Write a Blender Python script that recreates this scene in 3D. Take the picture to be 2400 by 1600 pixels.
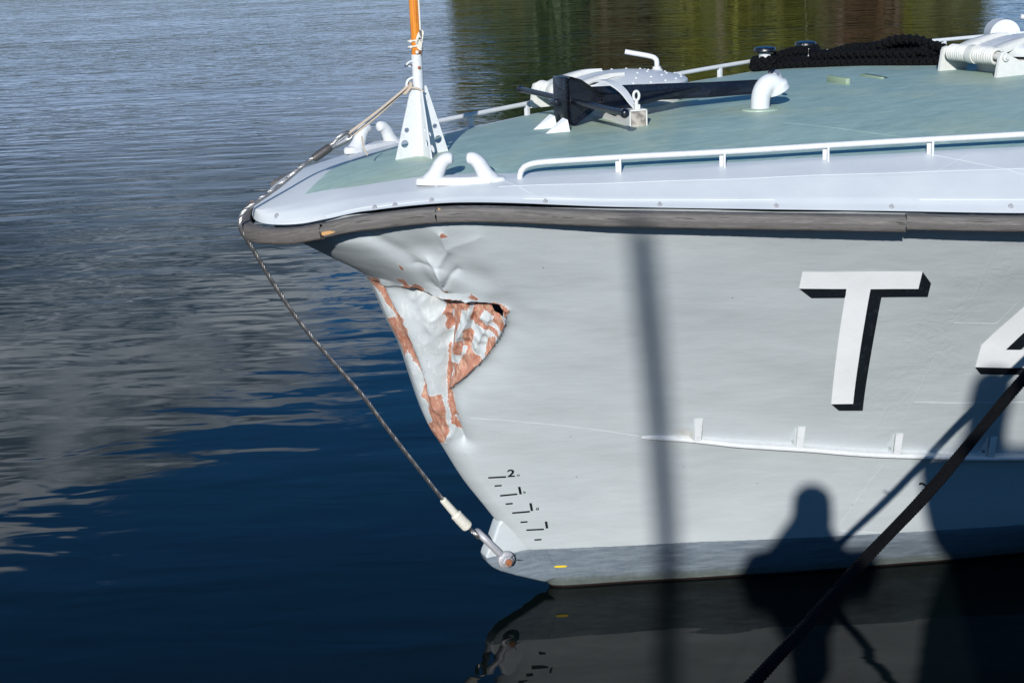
import bpy, bmesh, math, random
import numpy as np
from mathutils import Vector, Matrix, noise as mnoise

for o in list(bpy.data.objects):
    bpy.data.objects.remove(o)
SC = bpy.context.scene
COL = SC.collection
R = math.radians
random.seed(4)
RNG = np.random.default_rng(7)

# ------------------------------------------------------------------ camera
CAM_H = 3.024
cam_d = bpy.data.cameras.new('camera')
cam_d.sensor_fit = 'HORIZONTAL'
cam_d.sensor_width = 36.0
cam_d.lens = 54.0
cam_d.clip_start = 0.02
cam_d.clip_end = 5000.0
cam = bpy.data.objects.new('camera', cam_d)
COL.objects.link(cam)
_p, _r = R(15.6), R(-2.38)
_F = Vector((0, math.cos(_p), -math.sin(_p)))
_U = Vector((0, math.sin(_p), math.cos(_p)))
_X = Vector((1, 0, 0))
_X2 = _X * math.cos(_r) + _U * math.sin(_r)
_U2 = -_X * math.sin(_r) + _U * math.cos(_r)
_m = Matrix((_X2, _U2, -_F)).transposed().to_4x4()
_m.translation = Vector((0, 0, CAM_H))
cam.matrix_world = _m
SC.camera = cam

# ------------------------------------------------------------------ daylight
SUN_TO = Vector((0.1834, 0.9101, -0.3717)).normalized()      # direction the light travels
SUN_EL = math.asin(-SUN_TO.z)
SUN_ROT = math.atan2(-SUN_TO.x, -SUN_TO.y)
wd = bpy.data.worlds.new('World')
SC.world = wd
wd.use_nodes = True
wn = wd.node_tree
wn.nodes.clear()


def wnode(t, **kw):
    n = wn.nodes.new(t)
    for k, v in kw.items():
        setattr(n, k, v)
    return n


def wlink(a, b):
    wn.links.new(a, b)


w_out = wnode('ShaderNodeOutputWorld')
w_bg = wnode('ShaderNodeBackground')
w_bg.inputs['Strength'].default_value = 0.052
sky = wnode('ShaderNodeTexSky', sky_type='NISHITA', sun_disc=False)
sky.sun_elevation = SUN_EL
sky.sun_rotation = SUN_ROT
sky.altitude = 10.0
sky.air_density = 1.0
sky.dust_density = 0.15
sky.ozone_density = 3.5
w_tc = wnode('ShaderNodeTexCoord')
w_sep = wnode('ShaderNodeSeparateXYZ')
wlink(w_tc.outputs['Generated'], w_sep.inputs[0])


def wmath(op, a, b=None, clamp=False):
    n = wnode('ShaderNodeMath', operation=op, use_clamp=clamp)
    for i, v in enumerate((a, b)):
        if v is None:
            continue
        if isinstance(v, (int, float)):
            n.inputs[i].default_value = v
        else:
            wlink(v, n.inputs[i])
    return n.outputs[0]


# clouds lie on a flat layer overhead: the view direction divided by its height
w_h = wmath('MAXIMUM', wmath('ADD', w_sep.outputs[2], 0.10), 0.03)
w_px = wmath('DIVIDE', w_sep.outputs[0], w_h)
w_py = wmath('DIVIDE', w_sep.outputs[1], w_h)
w_cmb = wnode('ShaderNodeCombineXYZ')
wlink(w_px, w_cmb.inputs[0])
wlink(w_py, w_cmb.inputs[1])


def wnoise(scale, detail, rough, off=(0, 0, 0), dist=0.0):
    mp = wnode('ShaderNodeMapping')
    mp.inputs['Location'].default_value = off
    wlink(w_cmb.outputs[0], mp.inputs[0])
    n = wnode('ShaderNodeTexNoise')
    n.inputs['Scale'].default_value = scale
    n.inputs['Detail'].default_value = detail
    n.inputs['Roughness'].default_value = rough
    n.inputs['Distortion'].default_value = dist
    wlink(mp.outputs[0], n.inputs['Vector'])
    return n.outputs['Fac']


def wramp(fac, stops):
    r = wnode('ShaderNodeValToRGB')
    el = r.color_ramp.elements
    while len(el) > 1:
        el.remove(el[-1])
    el[0].position, el[0].color = stops[0][0], (*stops[0][1], 1)
    for p, c in stops[1:]:
        e = el.new(p)
        e.color = (*c, 1)
    wlink(fac, r.inputs[0])
    return r.outputs[0]


# a weather front: cloud fills the sky on one side of a slanting edge and breaks up beyond it
front = wmath('ADD', wmath('MULTIPLY', w_px, -0.94), wmath('MULTIPLY', w_py, 0.34))
front = wmath('ADD', front, -1.21)
n1 = wnoise(2.6, 9, 0.62, (3.1, 7.7, 0), 0.4)
cov = wmath('ADD', wmath('MULTIPLY', wmath('SUBTRACT', n1, 0.5), 1.5), front)
cov_s = wnode('ShaderNodeMapRange', interpolation_type='SMOOTHSTEP')
cov_s.inputs['From Min'].default_value = -0.06
cov_s.inputs['From Max'].default_value = 0.16
wlink(cov, cov_s.inputs['Value'])
n2 = wnoise(1.5, 7, 0.58, (11.3, 2.1, 0), 0.3)
# bright ragged edges, dark undersides where the cloud is deep
deep = wmath('ADD', cov, wmath('MULTIPLY', wmath('SUBTRACT', n2, 0.5), 3.6))
cl_col = wramp(deep, [(0.0, (14.5, 16.4, 18.4)), (0.22, (10.5, 12.4, 14.6)), (0.55, (2.8, 4.2, 5.8)), (1.0, (1.1, 2.0, 3.1))])
# haze veils everything near the horizon
hz = wnode('ShaderNodeMapRange', interpolation_type='SMOOTHSTEP')
hz.inputs['From Min'].default_value = 0.23
hz.inputs['From Max'].default_value = 0.05
hz.inputs['To Max'].default_value = 0.9
wlink(w_sep.outputs[2], hz.inputs['Value'])
w_hz = wnode('ShaderNodeMix', data_type='RGBA')
wlink(hz.outputs[0], w_hz.inputs['Factor'])
w_hz.inputs[7].default_value = (10.5, 14.2, 20.5, 1)
w_tint = wnode('ShaderNodeMix', data_type='RGBA', blend_type='MULTIPLY')
w_tint.inputs['Factor'].default_value = 1.0
w_tint.inputs[7].default_value = (0.38, 1.25, 1.88, 1)
wlink(sky.outputs[0], w_tint.inputs[6])
w_mix = wnode('ShaderNodeMix', data_type='RGBA')
wlink(cov_s.outputs[0], w_mix.inputs['Factor'])
wlink(w_tint.outputs[2], w_mix.inputs[6])
wlink(cl_col, w_mix.inputs[7])
wlink(w_mix.outputs[2], w_hz.inputs[6])
wlink(w_hz.outputs[2], w_bg.inputs['Color'])
wlink(w_bg.outputs[0], w_out.inputs['Surface'])

sun_d = bpy.data.lights.new('sun', 'SUN')
sun_d.energy = 4.85
sun_d.angle = R(0.53)
sun_d.color = (1.0, 0.985, 0.955)
sun = bpy.data.objects.new('sun', sun_d)
COL.objects.link(sun)
sun.rotation_euler = SUN_TO.to_track_quat('-Z', 'Y').to_euler()
sun.location = (-3, -12, 8)

vs = SC.view_settings
vs.view_transform = 'Standard'
vs.look = 'None'
vs.exposure = 0.12
vs.gamma = 1.0
vs.use_curve_mapping = False
SC.cycles.max_bounces = 8
SC.cycles.caustics_reflective = False
SC.cycles.caustics_refractive = False
SC.cycles.use_denoising = True

# ------------------------------------------------------------------ materials
def new_mat(name):
    m = bpy.data.materials.new(name)
    m.use_nodes = True
    nt = m.node_tree
    b = nt.nodes['Principled BSDF']
    return m, nt, b


class NT:
    """small shorthand for building node materials"""
    def __init__(self, nt):
        self.nt = nt

    def node(self, t, **kw):
        n = self.nt.nodes.new(t)
        for k, v in kw.items():
            setattr(n, k, v)
        return n

    def link(self, a, b):
        self.nt.links.new(a, b)

    def put(self, sock, v):
        if hasattr(v, 'is_output'):
            self.link(v, sock)
        elif isinstance(v, (tuple, list)) and len(v) == 3 and sock.type == 'RGBA':
            sock.default_value = (*v, 1)
        else:
            sock.default_value = v

    def coord(self, kind='Object', scale=(1, 1, 1), rot=(0, 0, 0), loc=(0, 0, 0)):
        tc = self.node('ShaderNodeTexCoord')
        mp = self.node('ShaderNodeMapping')
        mp.inputs['Scale'].default_value = scale
        mp.inputs['Rotation'].default_value = rot
        mp.inputs['Location'].default_value = loc
        self.link(tc.outputs[kind], mp.inputs[0])
        return mp.outputs[0]

    def noise(self, vec, scale, detail=4, rough=0.5, dist=0.0):
        n = self.node('ShaderNodeTexNoise')
        n.inputs['Scale'].default_value = scale
        n.inputs['Detail'].default_value = detail
        n.inputs['Roughness'].default_value = rough
        n.inputs['Distortion'].default_value = dist
        self.link(vec, n.inputs['Vector'])
        return n.outputs['Fac']

    def math(self, op, a, b=None, clamp=False):
        n = self.node('ShaderNodeMath', operation=op, use_clamp=clamp)
        for i, v in enumerate((a, b)):
            if v is not None:
                self.put(n.inputs[i], v)
        return n.outputs[0]

    def ramp(self, fac, stops):
        r = self.node('ShaderNodeValToRGB')
        el = r.color_ramp.elements
        while len(el) > 1:
            el.remove(el[-1])
        c = stops[0][1]
        el[0].position, el[0].color = stops[0][0], (*c, 1) if isinstance(c, tuple) else (c, c, c, 1)
        for p, c in stops[1:]:
            e = el.new(p)
            e.color = (*c, 1) if isinstance(c, tuple) else (c, c, c, 1)
        self.link(fac, r.inputs[0])
        return r.outputs[0]

    def step(self, v, a, b):
        n = self.node('ShaderNodeMapRange', interpolation_type='SMOOTHSTEP')
        n.inputs['From Min'].default_value = a
        n.inputs['From Max'].default_value = b
        self.link(v, n.inputs['Value'])
        return n.outputs[0]

    def mix(self, fac, a, b):
        n = self.node('ShaderNodeMix', data_type='RGBA')
        self.put(n.inputs['Factor'], fac)
        self.put(n.inputs[6], a)
        self.put(n.inputs[7], b)
        return n.outputs[2]

    def bump(self, h, strength=0.3, dist=0.01, normal=None):
        n = self.node('ShaderNodeBump')
        n.inputs['Strength'].default_value = strength
        n.inputs['Distance'].default_value = dist
        self.link(h, n.inputs['Height'])
        if normal is not None:
            self.link(normal, n.inputs['Normal'])
        return n.outputs[0]

    def attr(self, name):
        n = self.node('ShaderNodeAttribute', attribute_name=name)
        return n.outputs['Fac']


def paint(name, col, rough=0.45, dirt=(0.30, 0.27, 0.22), dirt_amt=0.25, scale=9.0, bump=0.15, metal=0.0, streak=(1, 1, 1), coat=0.0, spec=0.5):
    """painted or plain surface with grime patches, tonal drift and brush relief"""
    m, nt, b = new_mat(name)
    N = NT(nt)
    v = N.coord('Object', streak)
    a = N.noise(v, scale, 6, 0.6)
    g = N.noise(v, scale * 4.3, 5, 0.65)
    c = N.mix(N.math('MULTIPLY', N.ramp(g, [(0.52, 0.0), (0.74, 1.0)]), dirt_amt), col, dirt)
    c = N.mix(N.math('MULTIPLY', N.ramp(a, [(0.3, 1.0), (0.55, 0.0)]), 0.22), c, tuple(x * 0.78 for x in col))
    N.put(b.inputs['Base Color'], c)
    b.inputs['Roughness'].default_value = rough
    N.put(b.inputs['Roughness'], N.math('ADD', N.math('MULTIPLY', a, 0.25), rough - 0.12))
    b.inputs['Metallic'].default_value = metal
    b.inputs['Coat Weight'].default_value = coat
    b.inputs['Specular IOR Level'].default_value = spec
    N.put(b.inputs['Normal'], N.bump(N.noise(v, scale * 9, 4, 0.6), bump, 0.004))
    return m


MAT = {}
MAT['white'] = paint('white_gloss_paint', (0.60, 0.615, 0.62), 0.42, (0.36, 0.31, 0.23), 0.36, 14, 0.3)
MAT['cream'] = paint('aged_white_paint', (0.61, 0.61, 0.575), 0.45, (0.40, 0.33, 0.22), 0.35, 18, 0.2)
MAT['black_gloss'] = paint('black_gloss_paint', (0.004, 0.005, 0.009), 0.26, (0.015, 0.015, 0.02), 0.4, 7, 0.9, coat=0.35)
MAT['black_soft'] = paint('black_letter_paint', (0.008, 0.011, 0.015), 0.4, (0.03, 0.04, 0.05), 0.7, 10, 0.1)
MAT['letter_white'] = paint('letter_white_paint', (0.86, 0.87, 0.87), 0.4, (0.5, 0.5, 0.48), 0.1, 7, 0.1)
MAT['yellow'] = paint('yellow_paint', (0.85, 0.62, 0.02), 0.5, (0.4, 0.3, 0.05), 0.2, 30, 0.2)
MAT['steel'] = paint('dull_steel', (0.34, 0.33, 0.32), 0.38, (0.16, 0.12, 0.09), 0.5, 40, 0.25, metal=0.9)
MAT['ferrule'] = paint('dark_grey_ferrule', (0.075, 0.068, 0.066), 0.45, (0.03, 0.025, 0.02), 0.4, 50, 0.3, metal=0.3)
MAT['galv'] = paint('galvanised_steel', (0.42, 0.42, 0.44), 0.5, (0.25, 0.15, 0.10), 0.35, 45, 0.3, metal=0.35)
MAT['rust'] = paint('rusty_nut', (0.30, 0.11, 0.045), 0.8, (0.55, 0.30, 0.15), 0.5, 90, 0.6)
MAT['cord_beige'] = paint('beige_lashing_cord', (0.52, 0.43, 0.34), 0.85, (0.20, 0.14, 0.09), 0.5, 120, 0.6)
MAT['cord_white'] = paint('white_cotton_cord', (0.72, 0.69, 0.60), 0.85, (0.35, 0.29, 0.20), 0.4, 120, 0.6)
MAT['rope_black'] = paint('black_polyester_rope', (0.0025, 0.0028, 0.0034), 0.62, (0.010, 0.010, 0.011), 0.5, 160, 0.7, spec=0.14)
MAT['tab_green'] = paint('pale_green_paint', (0.28, 0.36, 0.24), 0.5, (0.10, 0.14, 0.08), 0.4, 40, 0.2)
MAT['dark_slot'] = paint('dark_green_recess', (0.02, 0.04, 0.03), 0.6, (0.05, 0.06, 0.03), 0.3, 40, 0.2)
MAT['concrete'] = paint('quay_concrete', (0.17, 0.165, 0.16), 0.85, (0.10, 0.14, 0.12), 0.4, 3, 0.5)
MAT['granite'] = paint('quay_granite', (0.20, 0.195, 0.19), 0.8, (0.12, 0.11, 0.10), 0.4, 6, 0.5)
MAT['iron'] = paint('black_cast_iron', (0.03, 0.03, 0.032), 0.5, (0.12, 0.06, 0.03), 0.3, 12, 0.4, metal=0.3)
MAT['coat_dark'] = paint('dark_jacket', (0.03, 0.035, 0.05), 0.85, (0.05, 0.05, 0.05), 0.3, 20, 0.3)
MAT['coat_green'] = paint('olive_jacket', (0.06, 0.07, 0.04), 0.85, (0.05, 0.05, 0.05), 0.3, 20, 0.3)
MAT['skin'] = paint('skin', (0.52, 0.32, 0.24), 0.5, (0.4, 0.2, 0.15), 0.2, 20, 0.1)
MAT['hair'] = paint('brown_hair', (0.07, 0.045, 0.03), 0.6, (0.03, 0.02, 0.01), 0.4, 60, 0.5)
MAT['glass'] = paint('lamp_glass', (0.7, 0.7, 0.66), 0.25, (0.5, 0.5, 0.45), 0.2, 10, 0.05)


def mat_hull():
    m, nt, b = new_mat('hull_grey_paint')
    N = NT(nt)
    P = N.coord('Object')
    sep = N.node('ShaderNodeSeparateXYZ')
    N.link(P, sep.inputs[0])
    z = sep.outputs[2]
    st = N.coord('Object', (1.0, 1.0, 6.0))              # horizontally drawn-out marks
    n_big = N.noise(P, 2.3, 5, 0.55)
    n_st = N.noise(st, 9, 6, 0.6)
    n_fine = N.noise(P, 120, 4, 0.6)
    grey = N.mix(N.ramp(n_big, [(0.3, 0.0), (0.7, 1.0)]), (0.445, 0.482, 0.490), (0.485, 0.520, 0.525))
    grey = N.mix(N.math('MULTIPLY', N.ramp(n_st, [(0.55, 0.0), (0.75, 1.0)]), 0.10), grey, (0.56, 0.58, 0.58))
    drip = N.noise(N.coord('Object', (14.0, 14.0, 0.9)), 3.0, 4, 0.6)
    grey = N.mix(N.math('MULTIPLY', N.ramp(drip, [(0.62, 0.0), (0.8, 1.0)]), 0.09), grey, (0.30, 0.31, 0.28))
    specks = N.node('ShaderNodeTexVoronoi', feature='F1')
    specks.inputs['Scale'].default_value = 14.0
    N.link(P, specks.inputs['Vector'])
    sp = N.math('MULTIPLY', N.step(specks.outputs['Distance'], 0.055, 0.035), N.ramp(N.noise(P, 5, 2), [(0.58, 0.0), (0.6, 1.0)]))
    grey = N.mix(N.math('MULTIPLY', sp, 0.7), grey, (0.12, 0.10, 0.08))
    # rust weeping from the end of the spray strake
    dv = N.node('ShaderNodeVectorMath', operation='DISTANCE')
    N.link(N.coord('Object', (0.45, 1.0, 1.0)), dv.inputs[0])
    dv.inputs[1].default_value = (0.42 * 0.45, -0.545, 0.835)
    grey = N.mix(N.math('MULTIPLY', N.math('MULTIPLY', N.step(dv.outputs['Value'], 0.045, 0.0), N.ramp(N.noise(P, 45, 4, 0.7), [(0.35, 0.0), (0.6, 1.0)])), 0.7), grey, (0.42, 0.33, 0.22))
    # boot topping below the painted line, dark slime right at the water
    zz = N.math('ADD', z, N.math('MULTIPLY', N.math('SUBTRACT', N.noise(P, 40, 3), 0.5), 0.006))
    boot_c = N.mix(N.ramp(n_st, [(0.35, 0.0), (0.65, 1.0)]), (0.125, 0.155, 0.185), (0.20, 0.235, 0.265))
    boot_c = N.mix(N.math('MULTIPLY', N.ramp(n_fine, [(0.55, 0.0), (0.75, 1.0)]), 0.5), boot_c, (0.27, 0.31, 0.33))
    slime = N.mix(N.noise(P, 30, 4), (0.05, 0.055, 0.035), (0.13, 0.15, 0.13))
    scum = N.math('ADD', z, N.math('MULTIPLY', N.noise(N.coord('Object', (1, 1, 0.3)), 16, 5, 0.7), -0.06))
    boot_c = N.mix(N.math('MULTIPLY', N.step(scum, 0.045, -0.005), 0.8), boot_c, slime)
    boot_c = N.mix(N.math('MULTIPLY', N.ramp(N.noise(N.coord('Object', (1, 1, 9.0)), 14, 6, 0.75), [(0.6, 0.0), (0.68, 1.0)]), 0.45), boot_c, (0.30, 0.34, 0.36))
    boot_c = N.mix(N.step(z, 0.014, 0.008), boot_c, (0.016, 0.009, 0.008))
    col = N.mix(N.step(zz, 0.225, 0.221), grey, boot_c)
    # collision damage: paint gone to red primer
    bare = N.attr('bare')
    ed = N.math('ADD', N.math('ADD', bare, 0.0055), N.math('MULTIPLY', N.math('SUBTRACT', N.noise(P, 75, 5, 0.7), 0.5), 0.018))
    ed = N.math('ADD', ed, N.math('MULTIPLY', N.math('SUBTRACT', N.noise(N.coord('Object', (1, 1, 0.25), (0.4, 0, 0.3)), 130, 3, 0.6), 0.5), 0.012))
    f = N.step(ed, -0.001, 0.0012)
    rim = N.math('MULTIPLY', N.step(ed, -0.006, -0.001), N.math('SUBTRACT', 1.0, f))
    scr = N.noise(N.coord('Object', (1.0, 1.0, 0.22), (0.5, 0.2, 0.6)), 95, 5, 0.7, 0.4)
    prim = N.mix(N.ramp(N.noise(P, 22, 5, 0.6), [(0.35, 0.0), (0.65, 1.0)]), (0.33, 0.12, 0.075), (0.45, 0.215, 0.15))
    prim = N.mix(N.math('MULTIPLY', N.ramp(scr, [(0.48, 0.0), (0.64, 1.0)]), 0.75), prim, (0.58, 0.42, 0.31))
    prim = N.mix(N.math('MULTIPLY', N.ramp(N.noise(P, 33, 4), [(0.55, 0.0), (0.68, 1.0)]), 0.3), prim, (0.48, 0.20, 0.07))
    prim = N.mix(N.math('MULTIPLY', N.ramp(N.noise(P, 190, 3), [(0.62, 0.0), (0.72, 1.0)]), 0.6), prim, (0.20, 0.07, 0.03))
    col = N.mix(N.math('MULTIPLY', rim, 0.55), col, (0.72, 0.73, 0.72))
    scuff = N.attr('scuff')
    scr2 = N.noise(N.coord('Object', (1.0, 1.0, 0.16), (0.7, 0.1, 0.9)), 70, 5, 0.7)
    col = N.mix(N.math('MULTIPLY', N.math('MULTIPLY', scuff, N.ramp(scr2, [(0.54, 0.0), (0.66, 1.0)])), 0.7), col, (0.66, 0.66, 0.63))
    col = N.mix(N.math('MULTIPLY', N.math('MULTIPLY', scuff, N.ramp(scr, [(0.64, 0.0), (0.7, 1.0)])), 0.5), col, (0.25, 0.20, 0.17))
    col = N.mix(f, col, prim)
    N.put(b.inputs['Base Color'], col)
    N.put(b.inputs['Roughness'], N.math('ADD', N.math('MULTIPLY', f, 0.3), N.math('ADD', 0.36, N.math('MULTIPLY', n_st, 0.18))))
    h = N.math('ADD', N.math('MULTIPLY', N.noise(N.coord('Object', (1, 1, 3.5)), 7, 5, 0.55), 1.0), N.math('MULTIPLY', n_fine, 0.05))
    nb = N.bump(h, 0.16, 0.012)
    # plating puckered along the frame weld
    band = N.math('MULTIPLY', N.step(sep.outputs[0], 0.98, 1.16), N.step(sep.outputs[0], 1.42, 1.26))
    pk = N.noise(N.coord('Object', (2.0, 2.0, 1.1), (0.3, 0.5, 0)), 11, 4, 0.55, 1.2)
    nb = N.bump(N.math('MULTIPLY', N.math('MULTIPLY', band, N.ramp(N.noise(P, 3.1, 2), [(0.42, 0.0), (0.6, 1.0)])), pk), 0.15, 0.02, nb)
    dent = N.noise(N.coord('Object', (1.0, 1.0, 2.0)), 2.2, 2, 0.5)
    nb = N.bump(dent, 0.30, 0.03, nb)
    h2 = N.math('ADD', N.math('MULTIPLY', N.math('SUBTRACT', 1.0, f), 1.0), N.math('MULTIPLY', N.math('MULTIPLY', f, scr), 0.8))
    nb = N.bump(h2, 0.6, 0.0016, nb)
    N.put(b.inputs['Normal'], nb)
    # the plating is torn open here
    gap = N.step(N.math('ADD', N.attr('torn'), N.math('MULTIPLY', N.math('SUBTRACT', N.noise(P, 90, 4, 0.6), 0.5), 0.006)), -0.0004, 0.0004)
    tr = N.node('ShaderNodeBsdfTransparent')
    ms = N.node('ShaderNodeMixShader')
    N.link(gap, ms.inputs[0])
    N.link(b.outputs[0], ms.inputs[1])
    N.link(tr.outputs[0], ms.inputs[2])
    N.link(ms.outputs[0], nt.nodes['Material Output'].inputs['Surface'])
    return m


def mat_deck():
    m, nt, b = new_mat('deck_green_paint')
    N = NT(nt)
    P = N.coord('Object')
    st = N.coord('Object', (0.7, 2.2, 1.0), (0, 0, 0.5))
    a = N.noise(P, 2.6, 6, 0.62, 0.3)
    s = N.noise(st, 6, 7, 0.65, 0.4)
    c = N.mix(N.ramp(s, [(0.32, 0.0), (0.68, 1.0)]), (0.265, 0.385, 0.34), (0.385, 0.515, 0.455))
    c = N.mix(N.math('MULTIPLY', N.ramp(a, [(0.52, 0.0), (0.70, 1.0)]), 0.75), c, (0.43, 0.51, 0.375))
    c = N.mix(N.math('MULTIPLY', N.ramp(N.noise(P, 14, 6, 0.7), [(0.58, 0.0), (0.74, 1.0)]), 0.45), c, (0.19, 0.29, 0.25))
    c = N.mix(N.math('MULTIPLY', N.ramp(N.noise(N.coord('Object', (0.5, 6, 1), (0, 0, -0.35)), 16, 4, 0.6), [(0.66, 0.0), (0.72, 1.0)]), 0.5), c, (0.40, 0.50, 0.45))
    # paler repainted patches round the fittings
    for q, rad_ in (((0.42, 0.05, 2.1), 0.34), ((1.03, -0.12, 2.13), 0.20), ((2.30, 0.05, 2.17), 0.30), ((-0.50, -0.02, 2.06), 0.16)):
        dq = N.node('ShaderNodeVectorMath', operation='DISTANCE')
        N.link(P, dq.inputs[0])
        dq.inputs[1].default_value = q
        e = N.math('ADD', dq.outputs['Value'], N.math('MULTIPLY', N.math('SUBTRACT', N.noise(P, 7, 5, 0.65), 0.5), 0.35))
        c = N.mix(N.math('MULTIPLY', N.step(e, rad_, rad_ * 0.35), 0.62), c, (0.43, 0.50, 0.36))
    fine = N.noise(N.coord('Object', (1.2, 9.0, 1.0), (0, 0, 0.42)), 9, 6, 0.7, 0.6)
    c = N.mix(N.math('MULTIPLY', N.ramp(fine, [(0.44, 1.0), (0.56, 0.0)]), 0.38), c, (0.18, 0.285, 0.255))
    c = N.mix(N.math('MULTIPLY', N.ramp(fine, [(0.58, 0.0), (0.72, 1.0)]), 0.35), c, (0.40, 0.53, 0.49))
    N.put(b.inputs['Base Color'], c)
    N.put(b.inputs['Roughness'], N.math('ADD', 0.34, N.math('MULTIPLY', s, 0.3)))
    nb = N.bump(N.noise(P, 420, 3, 0.7), 0.25, 0.002)
    nb = N.bump(N.noise(P, 5, 4), 0.35, 0.008, nb)
    N.put(b.inputs['Normal'], nb)
    return m


def mat_margin():
    m, nt, b = new_mat('margin_white_paint')
    N = NT(nt)
    P = N.coord('Object')
    a = N.noise(P, 4, 6, 0.6)
    g = N.noise(N.coord('Object', (1, 3, 1)), 22, 6, 0.7)
    c = N.mix(N.ramp(a, [(0.35, 0.0), (0.7, 1.0)]), (0.53, 0.56, 0.575), (0.585, 0.61, 0.62))
    c = N.mix(N.math('MULTIPLY', N.ramp(g, [(0.6, 0.0), (0.78, 1.0)]), 0.3), c, (0.45, 0.50, 0.54))
    N.put(b.inputs['Base Color'], c)
    N.put(b.inputs['Roughness'], N.math('ADD', 0.3, N.math('MULTIPLY', a, 0.2)))
    nb = N.bump(N.noise(P, 6, 4), 0.4, 0.006)
    nb = N.bump(N.noise(P, 150, 3), 0.12, 0.002, nb)
    N.put(b.inputs['Normal'], nb)
    return m


def mat_wood(name, dark, light, grain=1.0, fresh=None):
    m, nt, b = new_mat(name)
    N = NT(nt)
    u = N.coord('UV', (1.3, 26.0, 1))
    u2 = N.coord('UV', (5.0, 160.0, 1))
    a = N.noise(u, 3.0, 6, 0.65, 1.2)
    f = N.noise(u2, 3.0, 4, 0.7, 0.4)
    c = N.mix(N.ramp(a, [(0.32, 0.0), (0.68, 1.0)]), dark, light)
    c = N.mix(N.math('MULTIPLY', N.ramp(f, [(0.5, 0.0), (0.66, 1.0)]), 0.42), c, tuple(min(1, x * 1.9) for x in light))
    c = N.mix(N.math('MULTIPLY', N.ramp(N.noise(N.coord('UV', (2.0, 60, 1)), 4, 3), [(0.60, 0.0), (0.66, 1.0)]), 0.8), c, tuple(x * 0.35 for x in dark))
    if fresh:
        fr = N.attr('fresh')
        c = N.mix(N.step(N.math('ADD', fr, N.math('MULTIPLY', N.math('SUBTRACT', f, 0.5), 0.7)), 0.45, 0.55), c, fresh)
    N.put(b.inputs['Base Color'], c)
    b.inputs['Roughness'].default_value = 0.72
    nb = N.bump(N.math('ADD', f, N.math('MULTIPLY', a, 0.6)), 0.55 * grain, 0.003)
    N.put(b.inputs['Normal'], nb)
    return m


def mat_varnish():
    m, nt, b = new_mat('varnished_pine')
    N = NT(nt)
    u = N.coord('Object', (30, 30, 2.2))
    a = N.noise(u, 1.6, 5, 0.6, 1.6)
    c = N.ramp(a, [(0.3, (0.50, 0.15, 0.012)), (0.48, (0.66, 0.24, 0.02)), (0.56, (0.42, 0.11, 0.01)), (0.75, (0.72, 0.28, 0.03))])
    N.put(b.inputs['Base Color'], c)
    b.inputs['Roughness'].default_value = 0.3
    b.inputs['Coat Weight'].default_value = 0.5
    return m


def mat_endgrain():
    m, nt, b = new_mat('timber_end_grain')
    N = NT(nt)
    P = N.coord('Object')
    w = N.node('ShaderNodeTexWave', wave_type='RINGS', rings_direction='X')
    w.inputs['Scale'].default_value = 34
    w.inputs['Distortion'].default_value = 3
    w.inputs['Detail'].default_value = 3
    N.link(P, w.inputs['Vector'])
    c = N.mix(w.outputs['Fac'], (0.16, 0.14, 0.12), (0.40, 0.36, 0.31))
    c = N.mix(N.math('MULTIPLY', N.ramp(N.noise(P, 60, 4), [(0.5, 0.0), (0.7, 1.0)]), 0.5), c, (0.55, 0.52, 0.47))
    N.put(b.inputs['Base Color'], c)
    b.inputs['Roughness'].default_value = 0.85
    N.put(b.inputs['Normal'], N.bump(w.outputs['Fac'], 0.4, 0.002))
    return m


def mat_water():
    m, nt, b = new_mat('harbour_water')
    N = NT(nt)
    P = N.coord('Object')
    b.inputs['Base Color'].default_value = (0.0022, 0.0042, 0.0040, 1)
    b.inputs['Roughness'].default_value = 0.012
    b.inputs['IOR'].default_value = 1.25
    sep = N.node('ShaderNodeSeparateXYZ')
    N.link(P, sep.inputs[0])
    # open water is ruffled by the wind, the strip along the quay is sheltered
    patch = N.noise(N.coord('Object', (0.05, 0.11, 1), (0, 0, 0.12)), 1.0, 3, 0.5)
    yy = N.math('ADD', sep.outputs[1], N.math('MULTIPLY', N.math('SUBTRACT', patch, 0.5), 14.0))
    yy = N.math('ADD', yy, N.math('MULTIPLY', sep.outputs[0], -0.15))
    open_ = N.step(yy, 9.0, 40.0)
    far = N.step(yy, 16.0, 70.0)
    # slow swell lines, cat's-paws of wind ripple, fine chop
    h1 = N.noise(N.coord('Object', (0.60, 1.7, 1), (0, 0, 0.10)), 1.0, 2, 0.4, 0.4)
    h2 = N.noise(N.coord('Object', (1.6, 3.8, 1), (0, 0, -0.10)), 1.0, 2, 0.45, 0.5)
    h3 = N.noise(N.coord('Object', (3.2, 7.0, 1), (0, 0, 0.16)), 1.0, 3, 0.55, 0.3)
    gust = N.ramp(N.noise(N.coord('Object', (0.10, 0.30, 1), (0, 0, 0.25)), 1.0, 3, 0.6), [(0.34, 0.45), (0.62, 1.25)])
    calm = N.math('ADD', N.math('MULTIPLY', h1, 0.011), N.math('MULTIPLY', h2, 0.0030))
    ruf = N.math('ADD', N.math('MULTIPLY', h2, 0.030), N.math('MULTIPLY', h3, 0.0085))
    ruf = N.math('ADD', ruf, N.math('MULTIPLY', h1, 0.026))
    ruf = N.math('MULTIPLY', N.math('MULTIPLY', ruf, gust), N.math('SUBTRACT', N.math('MULTIPLY', open_, 0.85), N.math('MULTIPLY', far, 0.40)))
    h = N.math('ADD', calm, ruf)
    n = N.node('ShaderNodeBump')
    n.inputs['Strength'].default_value = 1.0
    n.inputs['Distance'].default_value = 1.0
    N.link(h, n.inputs['Height'])
    N.put(b.inputs['Normal'], n.outputs[0])
    return m


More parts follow.
